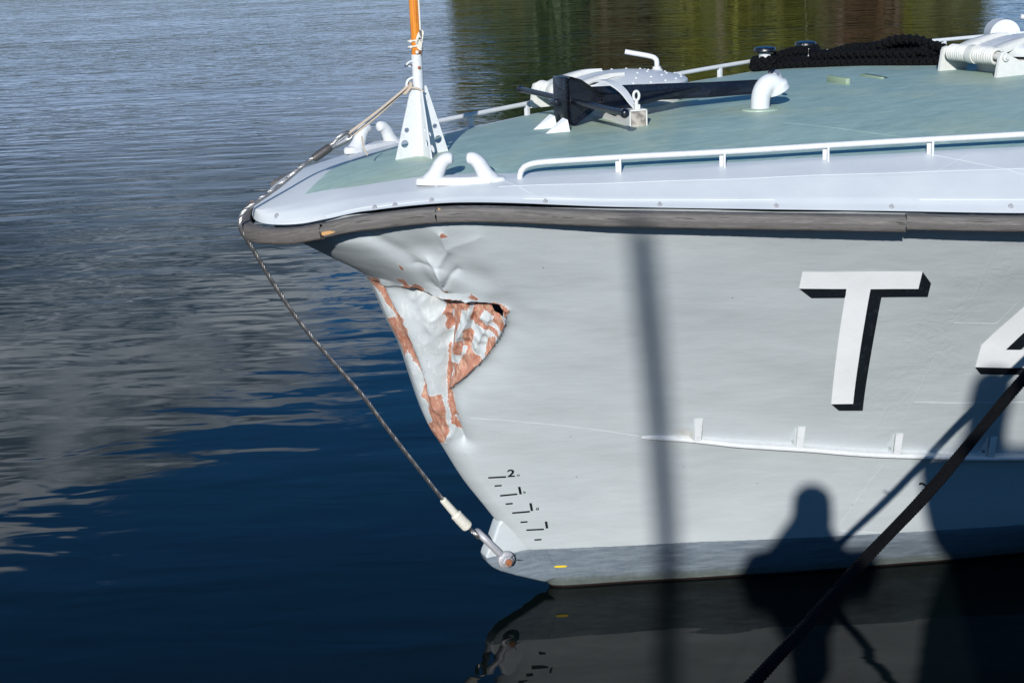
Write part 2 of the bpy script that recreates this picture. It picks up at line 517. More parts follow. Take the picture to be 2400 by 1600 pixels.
MAT['hull'] = mat_hull()
MAT['deck'] = mat_deck()
MAT['margin'] = mat_margin()
MAT['wood_grey'] = mat_wood('weathered_grey_wood', (0.060, 0.054, 0.049), (0.145, 0.134, 0.124), 1.0, (0.55, 0.30, 0.12))
MAT['wood_nose'] = mat_wood('dark_nose_wood', (0.065, 0.055, 0.05), (0.135, 0.12, 0.11), 0.6, (0.45, 0.22, 0.10))
MAT['wood_block'] = mat_wood('weathered_chock_timber', (0.30, 0.26, 0.22), (0.50, 0.47, 0.43), 1.0)
MAT['varnish'] = mat_varnish()
MAT['endgrain'] = mat_endgrain()
MAT['water'] = mat_water()

# ------------------------------------------------------------------ mesh helpers
def join(*parts):
    V, F, n = [], [], 0
    for v, f in parts:
        v = np.asarray(v, float)
        V.append(v)
        F += [tuple(i + n for i in q) for q in f]
        n += len(v)
    return np.concatenate(V), F


def mesh_obj(name, vf, mat, parent=None, smooth=True, angle=38, uv=None, base=(0, 0, 0), attrs=None):
    V, F = vf
    if mat == 'hull' and attrs is None:
        attrs = {'bare': np.full(len(V), -.05), 'scuff': np.zeros(len(V)), 'torn': np.full(len(V), -.05)}
    V = np.asarray(V, float) - np.asarray(base, float)
    me = bpy.data.meshes.new(name)
    me.from_pydata(V.tolist(), [], F)
    if uv is not None:
        lay = me.uv_layers.new(name='UVMap')
        idx = np.empty(len(me.loops), np.int32)
        me.loops.foreach_get('vertex_index', idx)
        lay.data.foreach_set('uv', np.asarray(uv, np.float32)[idx].ravel())
    for k, a in (attrs or {}).items():
        at = me.attributes.new(k, 'FLOAT', 'POINT')
        at.data.foreach_set('value', np.asarray(a, np.float32))
    me.materials.append(MAT[mat] if isinstance(mat, str) else mat)
    if smooth:
        me.polygons.foreach_set('use_smooth', np.ones(len(me.polygons), bool))
        me.set_sharp_from_angle(angle=R(angle))
    me.update()
    o = bpy.data.objects.new(name, me)
    COL.objects.link(o)
    if parent is not None:
        o.parent = parent
    return o


def empty(name, loc=(0, 0, 0), rz=0.0, parent=None):
    o = bpy.data.objects.new(name, None)
    o.empty_display_size = 0.1
    COL.objects.link(o)
    o.location = loc
    o.rotation_euler = (0, 0, rz)
    if parent is not None:
        o.parent = parent
    return o


def tag(o, label=None, cat=None, group=None, kind=None):
    for k, v in (('label', label), ('category', cat), ('group', group), ('kind', kind)):
        if v:
            o[k] = v
    return o


def smooth_path(pts, n=None, step=None):
    """Catmull-Rom through pts, resampled evenly"""
    P = np.asarray(pts, float)
    Q = np.vstack([2 * P[0] - P[1], P, 2 * P[-1] - P[-2]])
    out = []
    for i in range(1, len(Q) - 2):
        t = np.linspace(0, 1, 24, endpoint=False)[:, None]
        a, b_, c, d = Q[i - 1], Q[i], Q[i + 1], Q[i + 2]
        out.append(0.5 * ((2 * b_) + (c - a) * t + (2 * a - 5 * b_ + 4 * c - d) * t ** 2 + (3 * b_ - a - 3 * c + d) * t ** 3))
    out.append(P[-1:])
    C = np.vstack(out)
    L = np.concatenate([[0], np.cumsum(np.linalg.norm(np.diff(C, axis=0), axis=1))])
    if n is None:
        n = max(2, int(L[-1] / step) + 1)
    t = np.linspace(0, L[-1], n)
    return np.stack([np.interp(t, L, C[:, k]) for k in range(3)], 1)


def frames(path):
    P = np.asarray(path, float)
    T = np.gradient(P, axis=0)
    T /= np.linalg.norm(T, axis=1)[:, None]
    ref = np.array([0, 0, 1.0]) if abs(T[0][2]) < 0.9 else np.array([1.0, 0, 0])
    A = np.empty_like(P)
    a = ref - T[0] * (ref @ T[0])
    A[0] = a / np.linalg.norm(a)
    for i in range(1, len(P)):
        a = A[i - 1] - T[i] * (A[i - 1] @ T[i])
        A[i] = a / np.linalg.norm(a)
    return T, A, np.cross(T, A)


def tube(path, r, sides=10, caps=True):
    P = np.asarray(path, float)
    n = len(P)
    r = np.broadcast_to(np.asarray(r, float), (n,))
    T, A, B = frames(P)
    th = np.linspace(0, 2 * math.pi, sides, endpoint=False)
    V = P[:, None] + r[:, None, None] * (A[:, None] * np.cos(th)[None, :, None] + B[:, None] * np.sin(th)[None, :, None])
    V = V.reshape(-1, 3)
    F = [(i * sides + j, i * sides + (j + 1) % sides, (i + 1) * sides + (j + 1) % sides, (i + 1) * sides + j) for i in range(n - 1) for j in range(sides)]
    if caps:
        F.append(tuple(range(sides - 1, -1, -1)))
        F.append(tuple((n - 1) * sides + j for j in range(sides)))
    return V, F


def ball(c, r, n=10, squash=1.0):
    prof = [(r * math.sin(t), r * squash * -math.cos(t)) for t in np.linspace(0.02, math.pi - 0.02, n)]
    return lathe(prof, 14, c)


def lathe(prof, n=24, c=(0, 0, 0), axis=None):
    """profile of (radius, height) turned about z (or about axis)"""
    th = np.linspace(0, 2 * math.pi, n, endpoint=False)
    V = np.array([[r * math.cos(t), r * math.sin(t), z] for r, z in prof for t in th])
    F = [(i * n + j, i * n + (j + 1) % n, (i + 1) * n + (j + 1) % n, (i + 1) * n + j) for i in range(len(prof) - 1) for j in range(n)]
    F.append(tuple(range(n - 1, -1, -1)))
    F.append(tuple((len(prof) - 1) * n + j for j in range(n)))
    if axis is not None:
        q = Vector((0, 0, 1)).rotation_difference(Vector(axis).normalized()).to_matrix()
        V = V @ np.array(q).T
    return V + np.asarray(c, float), F


def bbox(size, c=(0, 0, 0), bevel=0.0, rz=0.0, taper=1.0):
    bm = bmesh.new()
    bmesh.ops.create_cube(bm, size=1.0)
    for v in bm.verts:
        k = taper if v.co.z > 0 else 1.0
        v.co = Vector((v.co.x * size[0] * k, v.co.y * size[1] * k, v.co.z * size[2]))
    if bevel:
        bmesh.ops.bevel(bm, geom=bm.edges[:], offset=bevel, segments=2, affect='EDGES', profile=0.5)
    V = np.array([v.co[:] for v in bm.verts])
    bm.verts.index_update()
    F = [tuple(v.index for v in f.verts) for f in bm.faces]
    bm.free()
    cs, sn = math.cos(rz), math.sin(rz)
    V = V @ np.array([[cs, sn, 0], [-sn, cs, 0], [0, 0, 1.0]])
    return V + np.asarray(c, float), F


def extrude(outline, t, to3d):
    """flat outline of (a, b) thickened by +-t; to3d(a, b, c) places it"""
    n = len(outline)
    V = [to3d(a, b, -t) for a, b in outline] + [to3d(a, b, t) for a, b in outline]
    F = [tuple(range(n - 1, -1, -1)), tuple(range(n, 2 * n))]
    F += [(i, (i + 1) % n, n + (i + 1) % n, n + i) for i in range(n)]
    return np.array(V, float), F


def holed_plate(outline, holes, t, to3d):
    """flat plate with round holes cut through it; holes are (a, b, radius)"""
    cu = bpy.data.curves.new('tmp', 'CURVE')
    cu.dimensions = '2D'
    cu.fill_mode = 'BOTH'
    cu.extrude = t

    def spl(pts):
        s = cu.splines.new('POLY')
        s.points.add(len(pts) - 1)
        for p, q in zip(s.points, pts):
            p.co = (q[0], q[1], 0, 1)
        s.use_cyclic_u = True
    spl(outline)
    for a, b, r in holes:
        spl([(a + r * math.cos(k), b + r * math.sin(k)) for k in np.linspace(0, 2 * math.pi, 20, endpoint=False)])
    ob = bpy.data.objects.new('tmp', cu)
    COL.objects.link(ob)
    bpy.context.view_layer.update()
    me = bpy.data.meshes.new_from_object(ob.evaluated_get(bpy.context.evaluated_depsgraph_get()))
    V = np.array([to3d(*v.co) for v in me.vertices], float)
    F = [tuple(p.vertices) for p in me.polygons]
    bpy.data.objects.remove(ob)
    bpy.data.curves.remove(cu)
    bpy.data.meshes.remove(me)
    return V, F


def twist_strands(path, R0, n, pitch, sr, sides=6):
    """laid wire or rope: n strands wound round the path"""
    P = np.asarray(path, float)
    T, A, B = frames(P)
    L = np.concatenate([[0], np.cumsum(np.linalg.norm(np.diff(P, axis=0), axis=1))])
    parts = []
    for k in range(n):
        th = 2 * math.pi * (L / pitch + k / n)
        parts.append(tube(P + R0 * (A * np.cos(th)[:, None] + B * np.sin(th)[:, None]), sr, sides))
    return join(*parts)


def braid(path, R0, n, pitch, sr, dl, sides=6):
    """round plaited rope: n strands each way crossing over and under"""
    P = np.asarray(path, float)
    T, A, B = frames(P)
    L = np.concatenate([[0], np.cumsum(np.linalg.norm(np.diff(P, axis=0), axis=1))])
    parts = []
    for d in (1, -1):
        for k in range(n):
            th = d * 2 * math.pi * L / pitch + 2 * math.pi * k / n
            r = R0 + d * dl * np.cos(math.pi * 2 * n * L / pitch)
            parts.append(tube(P + r[:, None] * (A * np.cos(th)[:, None] + B * np.sin(th)[:, None]), sr, sides))
    return join(*parts)

# ------------------------------------------------------------------ the boat's lines
# s runs aft from the stem at the waterline, w to port (the quay side), z up from the water
def sm(x,xs,ys):
    xs=np.asarray(xs,float);ys=np.asarray(ys,float);x=np.asarray(x,float)
    h=np.diff(xs);d=np.diff(ys)/h
    m=np.empty_like(ys);m[0]=d[0];m[-1]=d[-1]
    for i in range(1,len(xs)-1):
        m[i]=0 if d[i-1]*d[i]<=0 else (h[i-1]+h[i])/(h[i-1]/d[i-1]+h[i]/d[i])
    i=np.clip(np.searchsorted(xs,x)-1,0,len(xs)-2)
    t=(np.clip(x,xs[0],xs[-1])-xs[i])/h[i]
    r=(2*t**3-3*t**2+1)*ys[i]+(t**3-2*t**2+t)*h[i]*m[i]+(-2*t**3+3*t**2)*ys[i+1]+(t**3-t**2)*h[i]*m[i+1]
    r=r+np.where(x<xs[0],(x-xs[0])*m[0],0)+np.where(x>xs[-1],(x-xs[-1])*m[-1],0)
    return r
STZ=[-.6,0,.103,.2,.333,.376,.465,.614,.794,.863,.959,1.083,1.245,1.368,1.488,1.56,1.60,1.68,1.759,1.83,2.05]
STS=[.25,0,-.075,-.145,-.222,-.257,-.316,-.413,-.506,-.545,-.580,-.612,-.652,-.703,-.743,-.775,-.812,-.937,-1.06,-1.16,-1.22]
def s_stem(z): return sm(z,STZ,STS)
def w_line(s,z):
    zz=np.maximum(z,-.3)
    return .025+.27*zz+.139*zz*zz+sm(zz,[-.3,0,.222,.633,1.95],[.30,.342,.392,.41,.56])*s_eff(s)
def nose_delta(z):
    return np.maximum(.06,.8*w_line(s_stem(z),z))
def w_hull(s,z):
    d=np.maximum(s-s_stem(z),0.); L=np.maximum(w_line(s,z),.012); D=nose_delta(z)
    t=np.clip(d/D,0,1)
    return L*np.sqrt(np.maximum(1-(1-t)**2,0))
def z_e(s): return sm(s,ZEX,ZEY)
def z_f(s): return sm(s,[-1.3,-1.1,-.9,-.55,0,.37,1.1,2.0,3.0,4.5,8],[1.895,1.955,2.003,2.031,2.047,2.054,2.072,2.085,2.083,2.07,2.05])
# deck outline
WEX=[-1.238,-1.0,-.68,-.1,.739,1.14,1.7,2.4,3.2,4.3,6.0,8.0];WEY=[.40,.505,.675,1.02,1.505,1.74,2.03,2.32,2.5,2.6,2.66,2.66]
WFX=[-1.238,-1.0,-.8,-.55,0,.37,.74,1.1,1.46,1.82,2.18,2.5,3,3.6,4.3,6,8];WFY=[.17,.29,.40,.555,.79,.958,1.117,1.275,1.43,1.575,1.72,1.825,1.935,2.025,2.11,2.2,2.2]
ZEX=[-1.3,-1.24,-1.2,-1.13,-1.06,-.94,-.72,-.62,-.1,.739,1.14,2.4,6.0];ZEY=[1.862,1.872,1.882,1.901,1.926,1.961,1.984,1.988,1.963,1.933,1.919,1.885,1.82]
def w_e(s):
    L=sm(s,WEX,WEY)
    t=np.clip((s+1.238)/.34,0,1)
    return np.maximum(L*np.sqrt(np.maximum(1-(1-t)**2,0)),1e-4)
def s_eff(s): return np.where(np.asarray(s)<0,s,(sm(s,WEX,WEY)-1.078)/.57)
def eta_f(s): return np.clip(sm(s,WFX,WFY)/sm(s,WEX,WEY),.3,.95)
def camber(s): return sm(s,[-1.3,-.55,1.1,2.6],[.0,.03,.06,.085])
def z_deck(s,w):
    we=w_e(s);wf=we*eta_f(s);x=np.abs(w)
    zin=z_f(s)+camber(s)*(1-(x/np.maximum(wf,1e-6))**2)
    t=np.clip((x-wf)/np.maximum(we-wf,1e-6),0,1)
    # two-step outer: gentle to crease at t=.4 then steeper
    zc=z_f(s)-.25*(z_f(s)-z_e(s))
    zo=np.where(t<.4,z_f(s)+(zc-z_f(s))*t/.4, zc+(z_e(s)-zc)*(t-.4)/.6)
    return np.where(x<=wf,zin,zo)


def L3(s, w, z):
    """boat measures to boat-local xyz"""
    return np.stack(np.broadcast_arrays(np.asarray(s, float), -np.asarray(w, float), np.asarray(z, float)), -1)


def soft_waves(s, z):
    """unevenness of old plating"""
    return (.0040 * np.sin(5.1 * s + 2.3 * z + .5) * np.sin(7.3 * z - 1.7 * s) + .0020 * np.sin(13 * s + 3 * z) * np.sin(11 * z + 1 + 2 * s)
            + .0010 * np.sin(4 * s - 1) * np.sin(29 * z + 5 * s))


def hull_pt(s, z, off=0.0):
    """point on the port side, off metres proud of the plating"""
    s = np.asarray(s, float)
    z = np.asarray(z, float)
    e = .004
    w = w_hull(s, z)
    ds = (w_hull(s + e, z) - w_hull(s - e, z)) / (2 * e)
    dz = (w_hull(s, z + e) - w_hull(s, z - e)) / (2 * e)
    k = 1 / np.sqrt(1 + ds ** 2 + dz ** 2)
    o = off + soft_waves(s, z)
    return L3(s - ds * k * o, w + k * o, z - dz * k * o)


def hull_nrm(s, z):
    a, b = hull_pt(s, z, 0.0), hull_pt(s, z, 1.0)
    return b - a


# where the collision tore the bow, in shell coordinates (0.65 s + 0.76 w, z)
POLY = {'A': [(-0.546, 1.568), (-0.402, 1.594), (-0.397, 1.565), (-0.383, 1.531), (-0.363, 1.502), (-0.37, 1.468), (-0.338, 1.445), (-0.316, 1.42), (-0.331, 1.399), (-0.308, 1.38), (-0.312, 1.348), (-0.3, 1.308), (-0.335, 1.281), (-0.371, 1.259), (-0.352, 1.24), (-0.297, 1.258), (-0.322, 1.229), (-0.315, 1.2), (-0.306, 1.178), (-0.284, 1.147), (-0.277, 1.118), (-0.294, 1.084), (-0.322, 1.065), (-0.342, 1.029), (-0.349, 1.033), (-0.336, 1.074), (-0.319, 1.103), (-0.338, 1.153), (-0.367, 1.199), (-0.388, 1.242), (-0.404, 1.287), (-0.401, 1.339), (-0.404, 1.388), (-0.414, 1.428), (-0.445, 1.468), (-0.461, 1.512), (-0.491, 1.547)], 'A2': [(-0.484, 1.379), (-0.416, 1.394), (-0.407, 1.363), (-0.392, 1.323), (-0.386, 1.267), (-0.432, 1.19), (-0.443, 1.248), (-0.47, 1.296), (-0.476, 1.34)], 'B': [(-0.331, 1.063), (-0.293, 1.06), (-0.236, 1.061), (-0.235, 1.015), (-0.233, 0.985), (-0.245, 0.939), (-0.244, 0.874), (-0.285, 0.816), (-0.353, 0.789), (-0.424, 0.787), (-0.391, 0.843), (-0.351, 0.891), (-0.306, 0.913), (-0.324, 0.953), (-0.316, 1.005), (-0.337, 1.031)], 'C': [(-0.157, 1.282), (-0.167, 1.226), (-0.156, 1.209), (-0.166, 1.166), (-0.193, 1.108), (-0.189, 1.071), (-0.184, 1.016), (-0.188, 0.978), (-0.174, 0.963), (-0.21, 0.95), (-0.21, 1.013), (-0.204, 1.088), (-0.189, 1.169)], 'C2': [(-0.212, 0.944), (-0.199, 0.913), (-0.18, 0.875), (-0.194, 0.875), (-0.207, 0.905), (-0.217, 0.911)], 'D': [(-0.256, 1.621), (-0.221, 1.623), (-0.231, 1.593), (-0.213, 1.585), (-0.173, 1.605), (-0.159, 1.59), (-0.156, 1.562), (-0.143, 1.545), (-0.122, 1.536), (-0.139, 1.505), (-0.159, 1.52), (-0.171, 1.554), (-0.2, 1.562), (-0.218, 1.536), (-0.246, 1.549), (-0.274, 1.563), (-0.271, 1.579), (-0.238, 1.588)], 'D2': [(-0.159, 1.52), (-0.126, 1.541), (-0.12, 1.507), (-0.105, 1.497), (-0.117, 1.478), (-0.133, 1.505)], 'E': [(-0.146, 1.434), (-0.107, 1.491), (-0.083, 1.493), (-0.055, 1.525), (-0.029, 1.536), (0.018, 1.53), (0.016, 1.506), (-0.004, 1.476), (-0.039, 1.468), (-0.052, 1.431), (-0.062, 1.407), (-0.082, 1.375), (-0.1, 1.356), (-0.1, 1.338), (-0.065, 1.322), (-0.081, 1.278), (-0.099, 1.264), (-0.124, 1.28), (-0.104, 1.306), (-0.118, 1.336), (-0.12, 1.366), (-0.101, 1.392), (-0.094, 1.416), (-0.077, 1.435), (-0.076, 1.459), (-0.098, 1.462), (-0.114, 1.426), (-0.118, 1.402), (-0.135, 1.376), (-0.136, 1.352), (-0.151, 1.344), (-0.154, 1.374), (-0.145, 1.404), (-0.152, 1.421)], 'F': [(0.051, 1.52), (0.074, 1.529), (0.11, 1.508), (0.106, 1.477), (0.132, 1.44), (0.142, 1.427), (0.116, 1.403), (0.094, 1.422), (0.108, 1.44), (0.097, 1.465), (0.071, 1.472), (0.052, 1.454), (0.018, 1.405), (0.006, 1.435), (0.027, 1.471), (0.044, 1.496)], 'F2': [(0.006, 1.435), (0.038, 1.424), (0.073, 1.398), (0.101, 1.382), (0.094, 1.376), (0.057, 1.392), (0.029, 1.411)], 'G': [(-0.035, 1.385), (-0.015, 1.38), (-0.003, 1.368), (-0.017, 1.337), (-0.035, 1.312), (-0.052, 1.311), (-0.049, 1.348), (-0.038, 1.367)], 'Hh': [(0.045, 1.318), (0.063, 1.349), (0.081, 1.361), (0.069, 1.33), (0.046, 1.299), (0.03, 1.283)], 'I': [(-0.035, 1.312), (-0.034, 1.281), (-0.012, 1.269), (0.007, 1.259), (-0.016, 1.237), (-0.048, 1.212), (-0.081, 1.186), (-0.124, 1.146), (-0.183, 1.097), (-0.185, 1.115), (-0.151, 1.155), (-0.135, 1.193), (-0.148, 1.216), (-0.107, 1.214), (-0.08, 1.253), (-0.05, 1.28)], 'm1': [(0.089, 1.71), (0.112, 1.702), (0.096, 1.695)], 'm2': [(-0.118, 1.605), (-0.067, 1.603), (-0.079, 1.593)], 'm3': [(-0.039, 1.602), (-0.032, 1.595), (-0.08, 1.552), (-0.079, 1.567)], 'm4': [(0.031, 1.571), (0.06, 1.576), (0.078, 1.549), (0.055, 1.554)], 'm5': [(0.128, 1.528), (0.161, 1.509), (0.171, 1.491), (0.149, 1.467), (0.147, 1.507)], 'm6': [(-0.174, 1.712), (-0.168, 1.69), (-0.179, 1.685)], 'n1': [(0.043, 1.863), (0.055, 1.866), (0.067, 1.85), (0.049, 1.85)], 'n2': [(0.019, 1.778), (0.032, 1.774), (0.02, 1.767)], 'n3': [(0.136, 1.785), (0.142, 1.783), (0.136, 1.774)]}
HOLE = [(-0.054, 1.546), (-0.022, 1.548), (0.028, 1.544), (0.072, 1.537), (0.099, 1.533), (0.12, 1.525), (0.136, 1.516), (0.142, 1.495), (0.129, 1.458), (0.114, 1.474), (0.111, 1.501), (0.101, 1.522), (0.069, 1.528), (0.024, 1.53), (-0.013, 1.534), (-0.058, 1.526)]
LINES = {'tear': [(-0.609, 1.571), (-0.516, 1.579), (-0.377, 1.579), (-0.292, 1.589), (-0.216, 1.582), (-0.142, 1.563), (-0.082, 1.547), (-0.054, 1.546), (0.027, 1.541), (0.098, 1.529), (0.144, 1.504)], 'lip': [(0.165, 1.491), (0.135, 1.421), (0.065, 1.323), (0.009, 1.259), (-0.048, 1.209), (-0.125, 1.143), (-0.184, 1.094)], 'ridge1': [(-0.367, 1.528), (-0.324, 1.418), (-0.294, 1.302), (-0.279, 1.196), (-0.271, 1.101), (-0.268, 1.003)], 'val1': [(-0.107, 1.491), (-0.122, 1.389), (-0.135, 1.328), (-0.17, 1.231), (-0.201, 1.094), (-0.203, 1.014), (-0.199, 0.932), (-0.186, 0.834)], 'val2': [(-0.44, 1.542), (-0.403, 1.43), (-0.389, 1.311), (-0.362, 1.213), (-0.324, 1.114), (-0.331, 1.051)], 'fold1': [(0.026, 1.537), (0.013, 1.477), (-0.03, 1.403), (-0.09, 1.332), (-0.118, 1.28)], 'fold2': [(0.051, 1.52), (0.016, 1.435), (-0.017, 1.374), (-0.035, 1.312)], 'fold3': [(-0.055, 1.525), (-0.075, 1.441), (-0.108, 1.367)], 'fold4': [(0.099, 1.471), (0.059, 1.399), (-0.013, 1.3)], 'val3': [(-0.197, 1.538), (-0.163, 1.49), (-0.138, 1.388), (-0.146, 1.314)], 'cr1': [(-0.039, 1.602), (-0.028, 1.659), (-0.037, 1.695), (-0.045, 1.725)], 'cr2': [(-0.029, 1.62), (0.017, 1.665), (0.048, 1.688)], 'zone': [(-0.61, 1.561), (-0.377, 1.579), (-0.216, 1.582), (-0.082, 1.547), (0.027, 1.541), (0.144, 1.504), (0.165, 1.491), (0.135, 1.421), (0.065, 1.323), (0.009, 1.259), (-0.125, 1.143), (-0.184, 1.094), (-0.21, 1.013), (-0.206, 0.886), (-0.28, 0.81), (-0.425, 0.779), (-0.352, 1.026), (-0.42, 1.176), (-0.448, 1.35), (-0.517, 1.488)], 'up1': [(-0.21, 1.855), (-0.136, 1.761), (-0.107, 1.699), (-0.104, 1.61)], 'up2': [(0.044, 1.862), (0.043, 1.781), (-0.022, 1.7), (-0.035, 1.61)], 'up3': [(0.02, 1.781), (0.101, 1.814), (0.181, 1.847)], 'up4': [(-0.118, 1.699), (-0.022, 1.7)]}


def seg_dist(px, pz, pts, closed=False):
    """distance from points to a polyline, and the signed side of the nearest piece"""
    P = np.asarray(pts, float)
    n = len(P) if closed else len(P) - 1
    best = np.full(px.shape, 9e9)
    side = np.zeros(px.shape)
    for i in range(n):
        a, b = P[i], P[(i + 1) % len(P)]
        d = b - a
        t = np.clip(((px - a[0]) * d[0] + (pz - a[1]) * d[1]) / max(d @ d, 1e-12), 0, 1)
        dx, dz = px - a[0] - t * d[0], pz - a[1] - t * d[1]
        r = np.hypot(dx, dz)
        m = r < best
        best = np.where(m, r, best)
        side = np.where(m, np.sign(d[0] * dz - d[1] * dx), side)
    return best, side


def inside(px, pz, pts):
    P = np.asarray(pts, float)
    c = np.zeros(px.shape, bool)
    j = len(P) - 1
    for i in range(len(P)):
        x0, z0, x1, z1 = *P[i], *P[j]
        if z0 != z1:
            c ^= ((z0 > pz) != (z1 > pz)) & (px < (x1 - x0) * (pz - z0) / (z1 - z0) + x0)
        j = i
    return c


def sdf(px, pz, pts):
    d, _ = seg_dist(px, pz, pts, True)
    return np.where(inside(px, pz, pts), d, -d)


BOAT_RZ = R(22.0)
BOAT_LOC = (0.13344, 6.58094, 0.0)
boat = empty('patrol_boat', BOAT_LOC, BOAT_RZ)
tag(boat, 'grey naval boat with torn bow, green deck and white T on its side', 'boat')


def on_board(name, base, label, cat, group=None):
    """a thing of its own that lies on or hangs from the boat; base in boat measures"""
    b = L3(*base)
    c, s_ = math.cos(BOAT_RZ), math.sin(BOAT_RZ)
    e = empty(name, (BOAT_LOC[0] + c * b[0] - s_ * b[1], BOAT_LOC[1] + s_ * b[0] + c * b[1], b[2]), BOAT_RZ)
    tag(e, label, cat, group)
    return e, b


# ---- hull shell
def build_hull():
    q = np.array([0, .0007, .0022, .005, .009, .0135])
    fine = np.arange(.018, .80, .0045)
    mid = [.80]
    stepv = .005
    while mid[-1] < 9.2:
        stepv = min(stepv * 1.16, .22)
        mid.append(mid[-1] + stepv)
    d = np.concatenate([q, fine, mid])
    zt = np.full(d.shape, 1.9)
    for _ in range(30):
        zt = .5 * zt + .5 * (z_e(s_stem(zt) + d) - .012)
    v1 = np.linspace(-.35, .72, 40)
    nf = 255
    rows = [np.full(d.shape, z) for z in v1]
    for k in range(1, nf + 1):
        rows.append(.72 + (zt - .72) * k / nf)
    Z = np.array(rows)
    Dm = np.broadcast_to(d, Z.shape)
    S = s_stem(Z) + Dm
    Wd = w_hull(S, Z)
    base = np.stack([S, Wd, Z], -1)
    du = np.gradient(base, axis=1)
    dv = np.gradient(base, axis=0)
    nrm = np.cross(du, dv)
    nrm /= np.linalg.norm(nrm, axis=2)[..., None] + 1e-12
    nrm *= np.where(nrm[..., 1] < 0, -1, 1)[..., None]
    hx = .65 * S + .76 * Wd
    hst = .65 * s_stem(Z)
    fs = np.clip((hx - hst) / .05, 0, 1)
    fs = fs * fs * (3 - 2 * fs)
    disp = soft_waves(S, Z) * np.clip(Dm / .2, 0, 1)
    reg = (hx > -.85) & (hx < .45) & (Z > .6)
    x, z = hx[reg], Z[reg]
    di = np.zeros(x.shape)

    def dl(k):
        return seg_dist(x, z, LINES[k])
    zin = sdf(x, z, LINES['zone'])
    dt, _ = dl('tear')
    din = np.maximum(zin, 0)
    kx = np.clip((x + .36) / .34, 0, 1)
    di -= ((.020 + .034 * kx) * np.exp(-dt / .20) + .010) * (1 - np.exp(-din / (.020 - .012 * kx)))
    r1, sd = dl('ridge1')
    di += .034 * np.exp(-(r1 / np.where(sd > 0, .055, .030)) ** 2) * (zin > -.02)
    v, _ = dl('val1')
    di -= .046 * np.exp(-(v / .034) ** 1.3)
    v, _ = dl('val2')
    di -= .022 * np.exp(-v / .013)
    v, _ = dl('val3')
    di -= .036 * np.exp(-(v / .030) ** 2)
    for k, a, w_ in (('fold1', .026, .014), ('fold2', -.020, .012), ('fold3', -.016, .013), ('fold4', .017, .013), ('lip', .020, .016)):
        v, _ = dl(k)
        di += a * np.exp(-v / w_)
    # plating just aft of the lip is drawn in
    v, sdl = dl('lip')
    di -= .014 * np.exp(-(v / .07) ** 2) * (zin < 0)
    # dents under the flare
    v, _ = dl('up1')
    di -= .014 * np.exp(-(v / .035) ** 2)
    v, _ = dl('up2')
    di += .016 * np.exp(-v / .022)
    v, _ = dl('up3')
    di += .006 * np.exp(-v / .03)
    v, _ = dl('up4')
    di -= .007 * np.exp(-v / .012)
    v, _ = dl('cr1')
    di += .013 * np.exp(-v / .012)
    v, _ = dl('cr2')
    di -= .012 * np.exp(-v / .012)
    di -= .030 * np.exp(-(((x + .05) / .10) ** 2 + ((z - 1.76) / .085) ** 2))
    di -= .012 * np.exp(-(((x - .10) / .07) ** 2 + ((z - 1.66) / .06) ** 2))
    di += .010 * np.exp(-(((x - .16) / .05) ** 2 + ((z - 1.78) / .12) ** 2))
    crush = np.clip((zin + .015) / .03, 0, 1)
    near = np.clip((zin + .22) / .22, 0, 1)
    nz = np.array([mnoise.noise((a * 17, b * 17, 1.3)) for a, b in zip(x, z)])
    nr = np.array([1 - 2 * abs(mnoise.noise((a * 19 + 5, b * 14, 4.1))) for a, b in zip(x, z)])
    nf_ = np.array([mnoise.noise((a * 60 + 5, b * 45, 9.1)) for a, b in zip(x, z)])
    bul = np.exp(-(r1 / .095) ** 4)
    di += crush * (1 - .93 * bul) * (.012 * nr + .004 * nz + .0025 * nf_) + near * .0022 * nz
    # keep the top edge true where the strake sits
    tp = np.clip((zt[None, :] - Z)[reg] / .07, 0, 1)
    disp[reg] += di * fs[reg] * tp
    pos = base + nrm * disp[..., None]
    bare = np.full(Z.shape, -.05)
    scuff = np.zeros(Z.shape)
    b = np.full(x.shape, -.05)
    for k, pl in POLY.items():
        if k not in ('n2', 'n3', 'm1', 'm2'):
            b = np.maximum(b, sdf(x, z, pl) - (.003 if k in ('n1', 'm6', 'm4') else 0))
    bare[reg] = b
    scuff[reg] = np.clip((zin + .01) / .03, 0, 1)
    nr_, nc = Z.shape
    V = L3(pos[..., 0], pos[..., 1], pos[..., 2]).reshape(-1, 3)
    hp_ = [(a_ + (.008 if i in (6, 7, 8) else 0), b_ - (.013 if i > 8 else (.006 if i == 8 else 0))) for i, (a_, b_) in enumerate(HOLE)]
    torn = np.full(Z.shape, -.05)
    torn[reg] = sdf(x, z, hp_) + .003
    I = np.arange(nr_ * nc).reshape(nr_, nc)
    F = np.stack([I[:-1, :-1], I[1:, :-1], I[1:, 1:], I[:-1, 1:]], -1).reshape(-1, 4)
    # starboard side: the same lines without the damage, every third station
    cs = np.unique(np.concatenate([np.arange(0, nc, 4), [nc - 1]]))
    rs = np.unique(np.concatenate([np.arange(0, nr_, 4), [nr_ - 1]]))
    sb = base[np.ix_(rs, cs)]
    V2 = L3(sb[..., 0], -sb[..., 1], sb[..., 2]).reshape(-1, 3)
    I2 = len(V) + np.arange(len(V2)).reshape(len(rs), len(cs))
    F2 = np.stack([I2[:-1, :-1], I2[:-1, 1:], I2[1:, 1:], I2[1:, :-1]], -1).reshape(-1, 4)
    faces = [tuple(f) for f in F.tolist()] + [tuple(f) for f in F2.tolist()]
    # transom
    tr = [tuple([int(I[i, -1]), int(I[i + 1, -1])]) for i in range(0)]
    VV = np.concatenate([V, V2])
